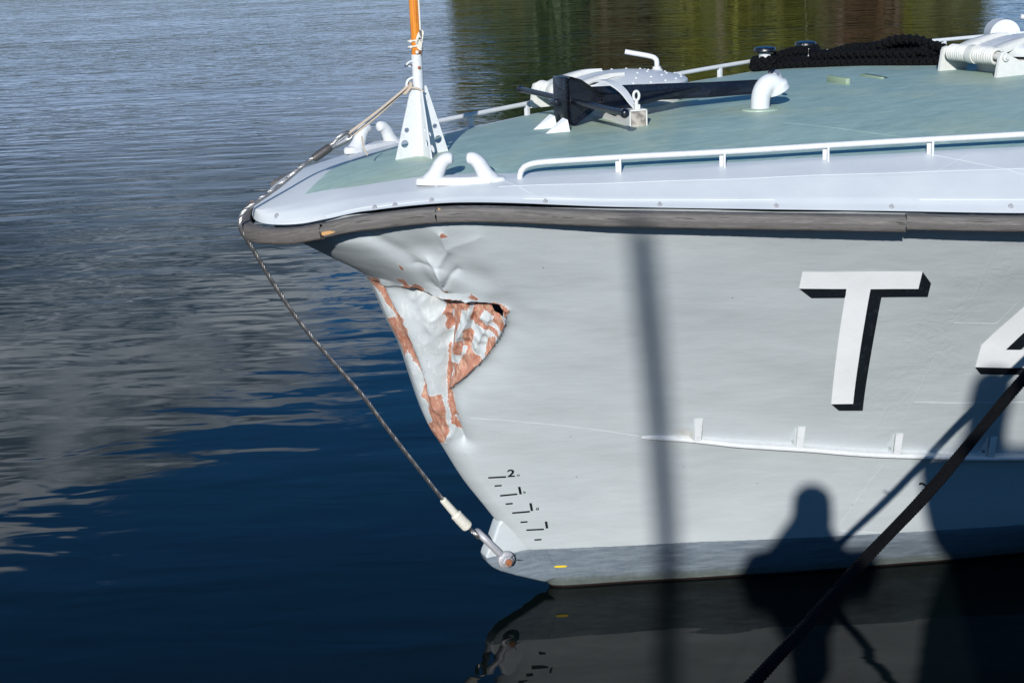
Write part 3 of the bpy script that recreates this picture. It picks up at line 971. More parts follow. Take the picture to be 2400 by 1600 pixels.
    at = {'bare': np.concatenate([bare.ravel(), np.full(len(V2), -.05)]), 'scuff': np.concatenate([scuff.ravel(), np.zeros(len(V2))]), 'torn': np.concatenate([torn.ravel(), np.full(len(V2), -.05)])}
    port = [int(i) for i in I[::8, -1]]
    star = [int(i) for i in I2[::2, -1]]
    faces.append(tuple(port + star[::-1]))
    return mesh_obj('hull', (VV, faces), 'hull', boat, angle=70, attrs=at)


hull = build_hull()

# strip of torn plate curling out above the opening
def s_of_hx(h, z):
    ss_ = np.linspace(float(s_stem(z)) + .002, .6, 1500)
    return float(np.interp(h, .65 * ss_ + .76 * w_hull(ss_, np.full(ss_.shape, z)), ss_))


def torn_flap():
    P = np.array(LINES['tear'][5:])
    t = np.linspace(0, 3.3, 46)
    hx_ = np.interp(t, range(len(P)), P[:, 0])
    z_ = np.interp(t, range(len(P)), P[:, 1])
    V = []
    n = len(t)
    for i in range(n):
        k = math.sin(math.pi * min(1, max(0, i / (n - 1)))) ** .6
        jag = RNG.uniform(-.003, .003)
        for up, off in ((.050, -.004), (.036, .003 * k), (.023, .010 * k), (.012 + jag, .017 * k + jag * .5)):
            zz = z_[i] + up
            V.append(hull_pt(s_of_hx(hx_[i] + .010 * (up > .03), zz), zz, off))
    F = [(i * 4 + j, (i + 1) * 4 + j, (i + 1) * 4 + j + 1, i * 4 + j + 1) for i in range(n - 1) for j in range(3)]
    return np.array(V), F


fl_ = torn_flap()
ed_ = np.full(len(fl_[0]), -.05)
ed_[3::4] = RNG.uniform(-.012, .010, len(ed_[3::4]))
mesh_obj('torn_plate', fl_, 'hull', hull, angle=80, attrs={'bare': ed_, 'scuff': np.zeros(len(ed_)), 'torn': np.full(len(ed_), -.05)})['label'] = 'curled torn edge of plate above the hole'

# forged lug on the stem where the forestay is shackled
lug_o = [(-.235, .40), (-.262, .372), (-.296, .287), (-.322, .246), (-.330, .222), (-.322, .196), (-.296, .166), (-.26, .141), (-.183, .103), (-.043, .041), (.06, .05), (.02, .30), (-.12, .40)]


def lug_mesh():
    bm = bmesh.new()
    lo = [bm.verts.new((a, -.040, b)) for a, b in lug_o]
    f = bm.faces.new(lo)
    r = bmesh.ops.extrude_face_region(bm, geom=[f])
    for v in r['geom']:
        if isinstance(v, bmesh.types.BMVert):
            v.co.y = .040
    bmesh.ops.recalc_face_normals(bm, faces=bm.faces[:])
    bmesh.ops.bevel(bm, geom=bm.edges[:], offset=.014, segments=3, affect='EDGES', profile=.6)
    bm.verts.index_update()
    out = np.array([v.co[:] for v in bm.verts]), [tuple(v.index for v in q.verts) for q in bm.faces]
    bm.free()
    return out


lm = lug_mesh()
lug = mesh_obj('stem_lug', lm, 'hull', boat)

# ---- painted marks on the shell: flat outlines laid 2.5 mm proud of the plating
def conform(outlines, off=.0025, cell=.03):
    """polygons of (s, z) cut into small cells and laid on the hull"""
    bm = bmesh.new()
    for o in outlines:
        vs_ = [bm.verts.new((a, b, 0)) for a, b in o]
        bm.faces.new(vs_)
    bmesh.ops.triangulate(bm, faces=bm.faces[:])
    xs = [v.co.x for v in bm.verts]
    ys = [v.co.y for v in bm.verts]
    for lo, hi, ax in ((min(xs), max(xs), 0), (min(ys), max(ys), 1)):
        for c in np.arange(lo + cell, hi, cell):
            co, no = ((c, 0, 0), (1, 0, 0)) if ax == 0 else ((0, c, 0), (0, 1, 0))
            bmesh.ops.bisect_plane(bm, geom=bm.verts[:] + bm.edges[:] + bm.faces[:], dist=1e-6, plane_co=co, plane_no=no)
    bm.verts.index_update()
    P = np.array([v.co[:] for v in bm.verts])
    F = [tuple(v.index for v in f.verts) for f in bm.faces]
    bm.free()
    V = hull_pt(P[:, 0], P[:, 1], off)
    # wind every face outwards
    out = []
    for f in F:
        a, b, c = V[f[0]], V[f[1]], V[f[2]]
        n = np.cross(b - a, c - a)
        out.append(f if n[1] < 0 else f[::-1])
    return V, out


T_front = [[(.594, 1.655), (.992, 1.648), (1.018, 1.565), (.858, 1.5668), (.776, 1.570), (.614, 1.574)], [(.776, 1.570), (.858, 1.5668), (1.035, .972), (.950, .976)]]
T_shade = [[(.992, 1.648), (1.047, 1.592), (1.068, 1.526), (1.018, 1.565)], [(.858, 1.5668), (1.018, 1.565), (1.068, 1.526), (.912, 1.527)],
           [(.614, 1.574), (.776, 1.570), (.790, 1.527), (.674, 1.528)], [(.858, 1.5668), (.912, 1.527), (1.087, .931), (1.035, .972)],
           [(.950, .976), (1.035, .972), (1.087, .931), (.993, .937)]]
mesh_obj('hull_letter', conform(T_front), 'letter_white', hull, angle=80)['label'] = 'white painted capital T'
mesh_obj('hull_letter', conform(T_shade), 'black_soft', hull, angle=80)['label'] = 'black drop shade of the T'
F4 = [[(1.384, 1.270), (1.468, 1.588), (1.520, 1.586), (1.535, 1.427), (1.487, 1.245)], [(1.384, 1.270), (1.487, 1.245), (1.584, 1.147), (1.418, 1.156)],
      [(1.487, 1.245), (1.646, 1.236), (1.701, 1.140), (1.584, 1.147)], [(1.535, 1.427), (1.520, 1.586), (1.600, 1.584), (1.718, 1.231), (1.646, 1.236)],
      [(1.646, 1.236), (1.756, 1.229), (1.813, 1.132), (1.701, 1.140)], [(1.701, 1.140), (1.769, 1.135), (1.820, 1.029), (1.746, 1.034)]]
S4 = [[(1.487, 1.245), (1.535, 1.427), (1.576, 1.357), (1.544, 1.242)], [(1.418, 1.156), (1.701, 1.140), (1.723, 1.101), (1.457, 1.118)]]
mesh_obj('hull_letter', conform(F4), 'letter_white', hull, angle=80)['label'] = 'white painted figure 4'
mesh_obj('hull_letter', conform(S4), 'black_soft', hull, angle=80)['label'] = 'black drop shade of the figure 4'

ticks = []
for (a, za), (b, zb) in [((-0.33, 0.635), (-0.258, 0.635)), ((-0.271, 0.533), (-0.201, 0.537)), ((-0.211, 0.437), (-0.138, 0.440)), ((-0.142, 0.338), (-0.069, 0.338))]:
    ticks.append([(a, za - .0045), (b, zb - .0045), (b - .001, zb + .0045), (a - .001, za + .0045)])
for (a, za) in [(-0.285, 0.588), (-0.229, 0.487), (-0.157, 0.384), (-0.088, 0.28)]:
    ticks.append([(a - .0145, za - .0042), (a + .0145, za - .0035), (a + .0135, za + .005), (a - .0155, za + .0042)])
for t in ticks:
    mesh_obj('draught_mark', conform([t]), 'black_soft', hull, angle=80)
for (a, za), (b, zb) in [((-0.198, 0.577), (-0.187, 0.535)), ((-0.141, 0.485), (-0.13, 0.443)), ((-0.065, 0.381), (-0.056, 0.342))]:
    mesh_obj('draught_figure', conform([[(a - .005, za), (b - .005, zb), (b + .005, zb), (a + .005, za)]]), 'black_soft', hull, angle=80)['label'] = 'black figure 1'


def glyph(ch, s, z, h, wide=1.0, thick=.0):
    cu = bpy.data.curves.new('tmp', 'FONT')
    cu.body = ch
    cu.size = 1.0
    cu.offset = thick
    cu.resolution_u = 4
    ob = bpy.data.objects.new('tmp', cu)
    COL.objects.link(ob)
    bpy.context.view_layer.update()
    me = bpy.data.meshes.new_from_object(ob.evaluated_get(bpy.context.evaluated_depsgraph_get()))
    P = np.array([v.co[:] for v in me.vertices])
    F = [tuple(p.vertices) for p in me.polygons]
    bpy.data.objects.remove(ob)
    bpy.data.curves.remove(cu)
    bpy.data.meshes.remove(me)
    P -= (P.min(0) + P.max(0)) / 2
    k = h / (P[:, 1].max() - P[:, 1].min())
    V = hull_pt(s + P[:, 0] * k * wide - P[:, 1] * k * .10, z + P[:, 1] * k, .0027)
    out = []
    for f in F:
        n = np.cross(V[f[1]] - V[f[0]], V[f[2]] - V[f[0]])
        out.append(f if n[1] < 0 else f[::-1])
    o = mesh_obj('draught_figure', (V, out), 'black_soft', hull, angle=80)
    o['label'] = 'black figure ' + ch


glyph('2', -.240, .654, .041, 1.15, .025)
glyph('0', -.209, .641, .0115, 1.5, .012)
glyph('9', -.173, .544, .014, 1.2, .012)
glyph('8', -.108, .452, .0155, 1.2, .012)
ym = [(.022 + .027 * math.copysign(abs(math.cos(t)) ** .35, math.cos(t)), .1243 + .0052 * math.copysign(abs(math.sin(t)) ** .6, math.sin(t)) + .0006 * math.sin(5 * t)) for t in np.linspace(0, 2 * math.pi, 26, endpoint=False)]
mesh_obj('load_mark', conform([ym]), 'yellow', hull, angle=80)['label'] = 'short yellow painted dash'

# ---- weld beads
def bead(pts, r=.0012, wob=.0003):
    P = np.asarray(pts, float)
    L = np.concatenate([[0], np.cumsum(np.linalg.norm(np.diff(P, axis=0), axis=1))])
    n = max(6, int(L[-1] / .015))
    t = np.linspace(0, L[-1], n)
    s, z = np.interp(t, L, P[:, 0]), np.interp(t, L, P[:, 1])
    path = hull_pt(s, z, .0002) + RNG.normal(0, wob, (n, 3))
    return tube(path, r * RNG.uniform(.8, 1.2, n), 6)


for pts in ([(1.157, 1.845), (1.232, 1.523)], [(1.234, 1.389), (1.275, .786)], [(1.274, .625), (1.170, .226)], [(1.27, .972), (1.71, .947), (2.6, .90)],
            [(1.225, 1.389), (1.385, 1.376), (1.40, 1.48)], [(1.185, .255), (1.38, .226)], [(-.44, .958), (-.318, .948), (-.143, .915), (.122, .864), (.266, .829)],
            [(-.44, .77), (-.413, .736), (-.311, .59)], [(-.05, .22), (.034, .05)]):
    mesh_obj('weld_seam', bead(pts), 'hull', hull, attrs=None)

# ---- deck plating: green centre, white margins
GN = ([-1.06, -1.04, -.918, -.68, -.45, -.34, .38, 1.36, 2.0, 3.0, 4.3, 8.0], [.127, .145, .262, .366, .483, .572, .905, 1.345, 1.62, 1.90, 2.06, 2.1])
GF = ([-1.06, -.962, -.849, -.708, -.471, 0, .37, 1.1, 2.0, 3.0, 4.3, 8.0], [.127, .014, -.149, -.25, -.43, -.74, -.92, -1.24, -1.62, -1.90, -2.06, -2.1])


def z_deck_fine(s, w):
    z = z_deck(s, w)
    t = np.abs(w) / w_e(s)
    return z + .0018 * np.sin(9 * s + 2 * w) * np.sin(6 * w + s) * np.clip((1 - t) * 8, 0, 1) + np.where(t > .955, -.004, 0)


def deck_strip(s, lo, hi, n):
    """plating between two lines lo(s) and hi(s)"""
    t = np.linspace(0, 1, n)
    S = np.repeat(s[:, None], n, 1)
    Wd = lo[:, None] + (hi - lo)[:, None] * t[None]
    V = L3(S, Wd, z_deck_fine(S, Wd)).reshape(-1, 3)
    I = np.arange(len(s) * n).reshape(len(s), n)
    F = np.stack([I[:-1, :-1], I[:-1, 1:], I[1:, 1:], I[1:, :-1]], -1).reshape(-1, 4)
    return V, [tuple(int(k) for k in f) for f in F.tolist()]


s_g = np.concatenate([np.linspace(-1.06, 1.8, 190), np.linspace(1.83, 8.0, 90)])
gN, gF = np.interp(s_g, *GN), np.interp(s_g, *GF)
deck = mesh_obj('deck', deck_strip(s_g, gF, gN, 40), 'deck', boat, angle=60)
s_n = -1.238 + (np.linspace(0, 1, 34) ** 2) * (1.238 - 1.06)
m_parts = [deck_strip(s_n, -w_e(s_n), w_e(s_n), 60), deck_strip(s_g, gN, w_e(s_g), 26), deck_strip(s_g, -w_e(s_g), gF, 26)]
margin = mesh_obj('margin_plate', join(*m_parts), 'margin', boat, angle=28)


# raised weld lines across the white plating
def deck_line(pts, r=.0011, mat='margin', name='weld_seam', parent=None, lift=0.0):
    P = np.asarray(pts, float)
    L = np.concatenate([[0], np.cumsum(np.linalg.norm(np.diff(P, axis=0), axis=1))])
    n = max(4, int(L[-1] / .02))
    t = np.linspace(0, L[-1], n)
    s, w = np.interp(t, L, P[:, 0]), np.interp(t, L, P[:, 1])
    return mesh_obj(name, tube(L3(s, w, z_deck_fine(s, w) + lift), r, 6), mat, parent or margin)


ss = np.linspace(-.45, 6, 60)
deck_line([(s, float(w_e(s) * (eta_f(s) + .4 * (1 - eta_f(s))))) for s in ss], .0011)
ss = np.concatenate([np.linspace(-1.19, -.9, 12), np.linspace(-.85, 6, 50)])
deck_line([(s, float(w_e(s) * .955)) for s in ss], .002)
deck_line([(-.42, .60), (-.36, .80)])
deck_line([(.98, 1.42), (1.20, 1.35)], .0008)
deck_line([(1.09, 1.27), (1.28, 1.58)], .0008)
deck_line([(-.40, -.05), (-.36, .56)], .0009, 'deck', parent=deck)
deck_line([(.95, .45), (1.25, 1.2)], .0009, 'deck', parent=deck)

for s, w in ((-1.190, .170), (-.9, .539), (-.831, .576), (-.704, .636), (-.336, .863), (.03, 1.079), (.399, 1.29), (.758, 1.493), (1.126, 1.695), (1.50, 1.90)):
    zz = float(z_deck_fine(s, w))
    hexa = lathe([(.0095, -.004), (.0095, .006), (.007, .0085), (.004, .0085), (.004, .012), (.003, .013)], 6, L3(s, w, zz))
    mesh_obj('bolt', hexa, 'galv', margin, angle=30)


# ---- timber rubbing strake round the sheer
_sp = np.concatenate([np.linspace(6.5, -.88, 900), -1.238 + ((np.linspace(0, 1, 500) ** 2) * .358)[::-1]])
_EP = np.concatenate([np.stack([_sp, w_e(_sp), z_e(_sp)], 1), np.stack([_sp[::-1], -w_e(_sp[::-1]), z_e(_sp[::-1])], 1)[1:]])
_EL = np.concatenate([[0], np.cumsum(np.linalg.norm(np.diff(_EP, axis=0), axis=1))])


def edge_at(s, port=True):
    n = len(_sp)
    i = np.argmin(np.abs(_sp - s))
    return _EL[i] if port else _EL[2 * n - 2 - i]


def strake_piece(l0, l1, mat, out=.031, dz=-.040, hw=.029, hh=.032, jag0=0.0, jag1=0.0, fresh=None, label=None, droop=None):
    n = max(8, int((l1 - l0) / .012))
    t = np.linspace(l0, l1, n)
    C = np.stack([np.interp(t, _EL, _EP[:, k]) for k in range(3)], 1)
    T = np.gradient(C, axis=0)
    T[:, 2] = 0
    T /= np.linalg.norm(T, axis=1)[:, None]
    N = np.stack([T[:, 1], -T[:, 0], 0 * T[:, 0]], 1)        # outboard (line runs aft to bow on port)
    if (N[0] @ np.array([-.45, .9, 0]) < 0) and C[0, 1] > 0:
        N = -N
    prof = []
    for k in np.linspace(0, 2 * math.pi, 28, endpoint=False):
        c, s_ = math.cos(k), math.sin(k)
        prof.append((math.copysign(abs(c) ** .55, c) * hw, math.copysign(abs(s_) ** .55, s_) * hh))
    prof = np.array(prof)
    m = len(prof)
    ctr = C + N * out
    ctr[:, 2] += dz + (np.interp(t, *droop) if droop is not None else 0)
    V = ctr[:, None] + N[:, None] * prof[None, :, 0:1]
    V[..., 2] += prof[None, :, 1]
    V = V + RNG.normal(0, .0004, V.shape)
    # worn or broken ends
    for end, j in ((0, jag0), (-1, jag1)):
        if j:
            V[end] += T[end] * RNG.uniform(-j, j, (m, 1))
    P = L3(V[..., 0], V[..., 1], V[..., 2]).reshape(-1, 3)
    F = [(i * m + j, i * m + (j + 1) % m, (i + 1) * m + (j + 1) % m, (i + 1) * m + j) for i in range(n - 1) for j in range(m)]
    F += [tuple(range(m - 1, -1, -1)), tuple((n - 1) * m + j for j in range(m))]
    uv = np.stack(np.broadcast_arrays(t[:, None], np.linspace(0, .19, m)[None]), -1).reshape(-1, 2)
    fr = np.zeros((n, m))
    if fresh:
        for (fl, fw, k0, kw) in fresh:
            kk = np.arange(m)
            dk = np.minimum(abs(kk - k0), m - abs(kk - k0))
            fr = np.maximum(fr, np.exp(-((t[:, None] - fl) / fw) ** 2) * np.exp(-(dk[None] / kw) ** 2))
    o = mesh_obj('rubbing_strake', (P, F), mat, boat, angle=50, uv=uv, attrs={'fresh': fr.ravel()})
    if label:
        o['label'] = label
    return o


e_aft, e_j, e_k, e_n = edge_at(6.4), edge_at(.79), edge_at(-.690), edge_at(-1.055)
e_far = edge_at(-1.135, False)
strake_piece(e_aft, e_j - .002, 'wood_grey', dz=-.036, hh=.028, label='aft length of weathered grey timber strake')
strake_piece(e_j, e_k - .001, 'wood_grey', dz=-.042, hh=.030, jag0=.003, jag1=.004, fresh=[(e_k - .004, .006, 8, 2.0), (e_k - .012, .005, 4, 1.5)], label='long weathered grey timber strake')
strake_piece(e_k + .001, e_n - .006, 'wood_grey', dz=-.042, hh=.030, jag0=.004, jag1=.012, fresh=[(e_n - .030, .040, 27, 1.0), (e_k + .006, .006, 6, 2.0)], label='splintered short length of timber strake')
strake_piece(e_n, e_far, 'wood_nose', dz=-.044, hh=.032, hw=.029, jag0=.003, jag1=.012, fresh=[(e_far, .012, 7, 3)], label='dark curved nose piece of the strake')
strake_piece(edge_at(-1.0, False), edge_at(6.4, False), 'wood_grey', dz=-.044, label='starboard timber strake')


# ---- foot rails: bent tube on short T posts
def foot_rail(side, n_post):
    def pos(s, h):
        w = float(w_e(s) * eta_f(s)) * side
        return L3(s, w, float(z_f(s)) + h)
    s0 = -.345
    wl = []
    for s, h in ((s0, -.005), (s0 + .004, .022), (s0 + .018, .043), (s0 + .05, .054)):
        wl.append(pos(s, h))
    for s in np.arange(s0 + .10, 6.3, .10):
        wl.append(pos(s, .057))
    o = mesh_obj('foot_rail', tube(smooth_path(wl, step=.018), .0115, 12), 'white', boat)
    o['label'] = 'low white tubular foot rail along the ' + ('near' if side > 0 else 'far') + ' deck edge'
    st = np.array([0.012, .374, .736, 1.098, 1.458, 1.82, 2.18, 2.55, 2.93, 3.32, 3.72, 4.1, 4.5, 4.9])
    for s in st[:n_post]:
        w = float(w_e(s) * eta_f(s)) * side
        z = float(z_deck(s, w))
        t = math.atan2(.455, 1.0) * side
        wb = bbox((.007, .030, .062), L3(s, w, z + .020), .001, rz=-t)
        fl = bbox((.024, .006, .060), L3(s + .010 * side * 0, w - .014 * side, z + .020), .001, rz=-t)
        mesh_obj('rail_post', join(wb, fl), 'white', o, angle=30)
    return o


foot_rail(1, 6)
foot_rail(-1, 13)


# ---- open fairleads: two horns on a long foot
def fairlead(s, w, side, label):
    e = empty('fairlead', parent=boat)
    e['label'] = label
    ang = math.atan2(.455, 1.0) * side
    z = float(z_deck(s, w)) + .004
    ca, sa = math.cos(ang), math.sin(ang)

    def at(a, b, c):
        return L3(s + ca * a - sa * b, w + sa * a + ca * b, z + c + (-.02 * a))
    k = np.linspace(0, 2 * math.pi, 40, endpoint=False)
    rings = []
    for h, g in ((-.012, 1.02), (.004, 1.02), (.013, .98), (.017, .88), (.018, .6)):
        rings.append([at(.172 * g * math.copysign(abs(math.cos(t)) ** .6, math.cos(t)), .040 * g * math.copysign(abs(math.sin(t)) ** .8, math.sin(t)), h) for t in k])
    V = np.array(rings).reshape(-1, 3)
    n = len(k)
    F = [(i * n + j, i * n + (j + 1) % n, (i + 1) * n + (j + 1) % n, (i + 1) * n + j) for i in range(4) for j in range(n)] + [tuple(4 * n + j for j in range(n))]
    mesh_obj('foot', (V, F), 'white', e)
    for sg in (-1, 1):
        pth = smooth_path([(sg * .112, 0, -.004), (sg * .098, 0, .018), (sg * .086, 0, .042), (sg * .073, 0, .066), (sg * .052, 0, .084), (sg * .024, 0, .086)], n=26)
        P = np.array([at(*q) for q in pth])
        tt = np.linspace(0, 1, 26)
        rad = np.interp(tt, [0, .10, .3, .7, .9, .97, 1], [.042, .038, .031, .0265, .0235, .019, .008])
        Vt, Ft = tube(P, rad, 16)
        mesh_obj('horn', (Vt, Ft), 'white', e)
    return e


fairlead(-.549, .545, 1, 'white double-horned fairlead on the near margin')
fairlead(-.549, -.540, -1, 'white double-horned fairlead on the far margin')

# ---- flagstaff socket with four pierced fins
sk = empty('flagstaff_socket', parent=boat)
SS, SZ = -.513, 2.052
pr_ = [(.0, SZ - .02), (.0225, SZ - .02), (.0225, 2.472), (.0228, 2.478), (.0205, 2.478), (.0205, 2.44)]
mesh_obj('socket_tube', lathe([(max(r, .001), z) for r, z in pr_], 24, L3(SS, 0, 0)), 'white', sk)
fin_o = [(.0, -.012), (.108, -.012), (.022, .282), (.0, .282)]
fin_h = [(.062, .056, .0165), (.050, .112, .0105)]
for k in range(4):
    a = k * math.pi / 2
    da, dw = -math.cos(a), math.sin(a)
    base_z = float(z_deck(SS + da * .05, dw * .05))
    mesh_obj('fin', holed_plate(fin_o, fin_h, .0032, lambda x, y, c, da=da, dw=dw, bz=base_z: L3(SS + da * (x + .012) - dw * c, dw * (x + .012) + da * c, bz + y)), 'white', sk, angle=30)
eye = smooth_path([L3(SS - .018, 0, 2.385), L3(SS - .040, 0, 2.378), L3(SS - .050, 0, 2.360), L3(SS - .046, 0, 2.336), L3(SS - .020, 0, 2.328)], n=24)
mesh_obj('eye_ring', tube(eye, .0055, 10), 'white', sk)
mesh_obj('pin', tube([L3(SS - .015, 0, 2.436), L3(SS - .055, .002, 2.434)], .0045, 8), 'steel', sk)
mesh_obj('pin', tube(smooth_path([L3(SS - .02, 0, 2.452), L3(SS - .035, 0, 2.448), L3(SS - .045, 0, 2.438), L3(SS - .03, .004, 2.430)], n=12), .004, 8), 'white', sk)
mesh_obj('bolt', lathe([(.007, 0), (.007, .005), (.004, .007)], 6, L3(SS - .0, .0215, 2.425), (0.1, -1, 0)), 'rust', sk)


# ---- hatches
def hatch(s, w, label, handle_ang, rad=.285):
    e = empty('hatch', parent=boat)
    e['label'] = label
    zd = float(z_deck(s, w))
    c0 = L3(s, w, zd)
    co = lathe([(rad - .012, -.05), (rad - .012, .05), (rad + .012, .052), (rad + .012, .060), (rad - .03, .064), (rad - .03, .02)], 56, c0)
    mesh_obj('coaming', co, 'cream', e)
    zl = .078
    prof = [(rad - .02, zl), (rad + .020, zl), (rad + .022, zl + .004), (rad + .022, zl + .034), (rad + .012, zl + .044)]
    for t in np.linspace(.04, .98, 12):
        prof.append(((rad + .012) * (1 - t), zl + .044 + .042 * (1 - (1 - t) ** 2)))
    lid = mesh_obj('lid', lathe(prof, 64, c0), 'white', e, angle=30)

    def top(a, b):
        q = math.hypot(a, b) / (rad + .012)
        return zl + .044 + .042 * (1 - q ** 2)
    # raised grip studs
    for k in range(46):
        r = rad * (.97 if k < 20 else (.72 if k < 36 else .42))
        n = 20 if k < 20 else (16 if k < 36 else 10)
        t = 2 * math.pi * (k % n) / n + (0, .2, .4)[0 if k < 20 else (1 if k < 36 else 2)]
        a, b = r * math.cos(t), r * math.sin(t)
        if a < -rad * .35 and abs(b) < rad * .75:
            continue
        mesh_obj('grip_stud', lathe([(.0065, -.002), (.006, .003), (.003, .005)], 8, c0 + np.array([a, b, top(a, b)])), 'white', lid)
    # two hinge arms arching onto the lid
    for b in (-.125, .125):
        path = [(-rad - .085, zl + .030), (-rad - .03, zl + .052), (-rad * .78, zl + .074), (-rad * .52, zl + .084), (-rad * .22, zl + .082)]
        P = smooth_path([(x, b, z) for x, z in path], n=20)
        tt = np.linspace(0, 1, 20)
        hw = np.interp(tt, [0, .3, 1], [.036, .038, .004])
        dn = np.interp(tt, [0, .25, 1], [.030, .030, .006])
        V, F = [], []
        for i, q in enumerate(P):
            for x, z in ((-hw[i], -dn[i]), (hw[i], -dn[i]), (hw[i], .0), (hw[i] * .7, .006), (-hw[i] * .7, .006), (-hw[i], .0)):
                V.append(c0 + np.array([q[0], q[1] + x, q[2] + z]))
        for i in range(19):
            F += [(i * 6 + j, i * 6 + (j + 1) % 6, (i + 1) * 6 + (j + 1) % 6, (i + 1) * 6 + j) for j in range(6)]
        F += [tuple(range(5, -1, -1)), tuple(19 * 6 + j for j in range(6))]
        mesh_obj('hinge_arm', (np.array(V), F), 'cream', e, angle=40)
    # spring round the hinge bar
    hx = -rad - .085
    mesh_obj('hinge_bar', tube([c0 + np.array([hx, y, zl + .010]) for y in np.linspace(-.225, .225, 8)], .017, 14), 'cream', e)
    for a0, a1 in ((-.175, -.025), (.025, .175)):
        t = np.linspace(0, 1, 300)
        ph = t * 2 * math.pi * 9
        pth = np.stack([hx + .034 * np.cos(ph), a0 + (a1 - a0) * t, zl + .010 + .034 * np.sin(ph)], 1) + c0
        mesh_obj('hinge_spring', tube(pth, .0075, 8), 'cream', e)
    mesh_obj('spring_stop', tube([c0 + np.array([hx, y, zl + .010]) for y in np.linspace(-.022, .022, 4)], .046, 18), 'cream', e, angle=30)
    for y in (-.215, .215):
        br = extrude([(-.045, -.095), (.12, -.095), (.13, -.04), (.03, .008), (.0, .028), (-.022, .022), (-.03, .0)], .008, lambda a, b, c, y=y: c0 + np.array([hx + a, y + c, zl + .010 + b]))
        mesh_obj('hinge_bracket', br, 'cream', e, angle=30)
        mesh_obj('hinge_nut', lathe([(.019, 0), (.019, .014), (.010, .016), (.010, .024)], 12, c0 + np.array([hx, y + .008 * np.sign(y), zl + .010]), (0, np.sign(y), 0)), 'cream', e, angle=30)
    # bent lever
    a, b = .235 * math.cos(handle_ang), .235 * math.sin(handle_ang)
    zt = top(a, b)
    hd = smooth_path([c0 + np.array(q) for q in ((a, b, zt - .01), (a, b, zt + .04), (a - .004, b + .006, zt + .058), (a - .030, b + .02, zt + .072), (a - .14, b + .07, zt + .098))], n=30)
    lv = mesh_obj('lever', tube(hd, .0125, 12), 'white', e)
    mesh_obj('lever_collar', lathe([(.030, -.01), (.030, .006), (.022, .010), (.021, .020), (.014, .022)], 12, c0 + np.array([a, b, zt])), 'cream', lv, angle=30)
    return e


hatch(.80, -.73, 'white domed deck hatch behind the black anchor', R(20))
hatch(2.80, -.15, 'white domed deck hatch beside the heap of black rope', R(30))

# ---- arched ventilator box behind the aft hatch
vb = empty('ventilator_box', parent=boat)
arch = [(-.082, -.02), (.082, -.02), (.082, .105)] + [(.082 * math.cos(t), .105 + .082 * math.sin(t)) for t in np.linspace(.15, math.pi - .15, 15)] + [(-.082, .105)]
VS, VW = 3.27, -.96
vz = float(z_deck(VS, VW))
ab, aw = math.cos(R(22)), math.sin(R(22))


def vb3(a, b, c):
    # a across the face (image right), c along the depth
    return L3(VS + .90 * a + .44 * (c), VW + .44 * a - .90 * (c), vz + b)


mesh_obj('casing', extrude(arch, .075, vb3), 'white', vb, angle=25)
mesh_obj('latch', join(ball(vb3(.005, .03, -.078), .008), ball(vb3(.028, .03, -.078), .008)), 'white', vb)

# ---- cast gooseneck vent
gn = empty('gooseneck_vent', parent=boat)
GS, GW = 1.062, .095
gz = float(z_deck(GS, GW))


def g3(x, z):
    # bends towards aft and a little to starboard
    return L3(GS + x * .86, GW - x * .50 + x * .55, gz + z)


gp = smooth_path([g3(0, -.01), g3(0, .03), g3(.008, .070), g3(.030, .100), g3(.060, .110), g3(.088, .098), g3(.104, .074)], n=34)
gr = np.interp(np.linspace(0, 1, 34), [0, .1, .5, .85, .87, 1], [.045, .042, .043, .045, .054, .054])
mesh_obj('pipe', tube(gp, gr, 22), 'white', gn, angle=45)
mesh_obj('flange', lathe([(.085, -.01), (.083, .003), (.06, .006), (.05, .006)], 30, L3(GS, GW, gz)), 'deck', gn)

# ---- mooring bitts at the far edge
for s, w in ((2.13, -1.60), (2.50, -1.75)):
    e = empty('mooring_bitt', parent=boat)
    z = float(z_deck(s, w))
    mesh_obj('post', lathe([(.045, -.02), (.036, .0), (.034, .04), (.034, .098), (.036, .104)], 20, L3(s, w, z)), 'white', e)
    mesh_obj('cap', lathe([(.03, .102), (.058, .104), (.063, .110), (.063, .122), (.057, .130), (.035, .135), (.01, .136)], 28, L3(s, w, z)), 'black_gloss', e)

# ---- small folded tabs and slots on the deck
for s, w, L_, mt in ((1.79, -.37, .20, 'tab_green'), (2.05, -.43, .21, 'dark_slot')):
    z = float(z_deck(s, w))
    t = bbox((.022, L_, .034 if mt == 'tab_green' else .010), L3(s, w, z + (.013 if mt == 'tab_green' else .003)), .003, rz=R(-6))
    mesh_obj('deck_lug', t, mt, boat, angle=30)
    if mt == 'dark_slot':
        mesh_obj('deck_lug', bbox((.02, L_, .012), L3(s - .02, w, z + .003), .002, rz=R(-6)), 'tab_green', boat, angle=30)

# ---- triangular guide chocks in front of the anchor
for (s, w, k) in ((.150, -.245, 1), (.135, -.075, -1)):
    z = float(z_deck(s, w)) - .004
    e = [L3(s - .055, w + .005, z), L3(s + .050, w - .04, z), L3(s + .050, w + .04, z), L3(s + .036, w - .006, z + .062), L3(s + .046, w + .024, z + .055)]
    mesh_obj('guide_chock', (np.array(e), [(0, 2, 4, 3), (0, 3, 1), (1, 3, 4, 2), (0, 1, 2)]), 'white', boat, smooth=False)

# ---- spray strake low on the side with bracket plates
sp_s = np.concatenate([np.linspace(.255, .7, 28), np.linspace(.72, 6.5, 90)])
sp_z = sm(sp_s, [.2, .266, .486, .897, 1.302, 1.709, 3.0, 6.5], [.842, .830, .808, .744, .688, .642, .53, .31])


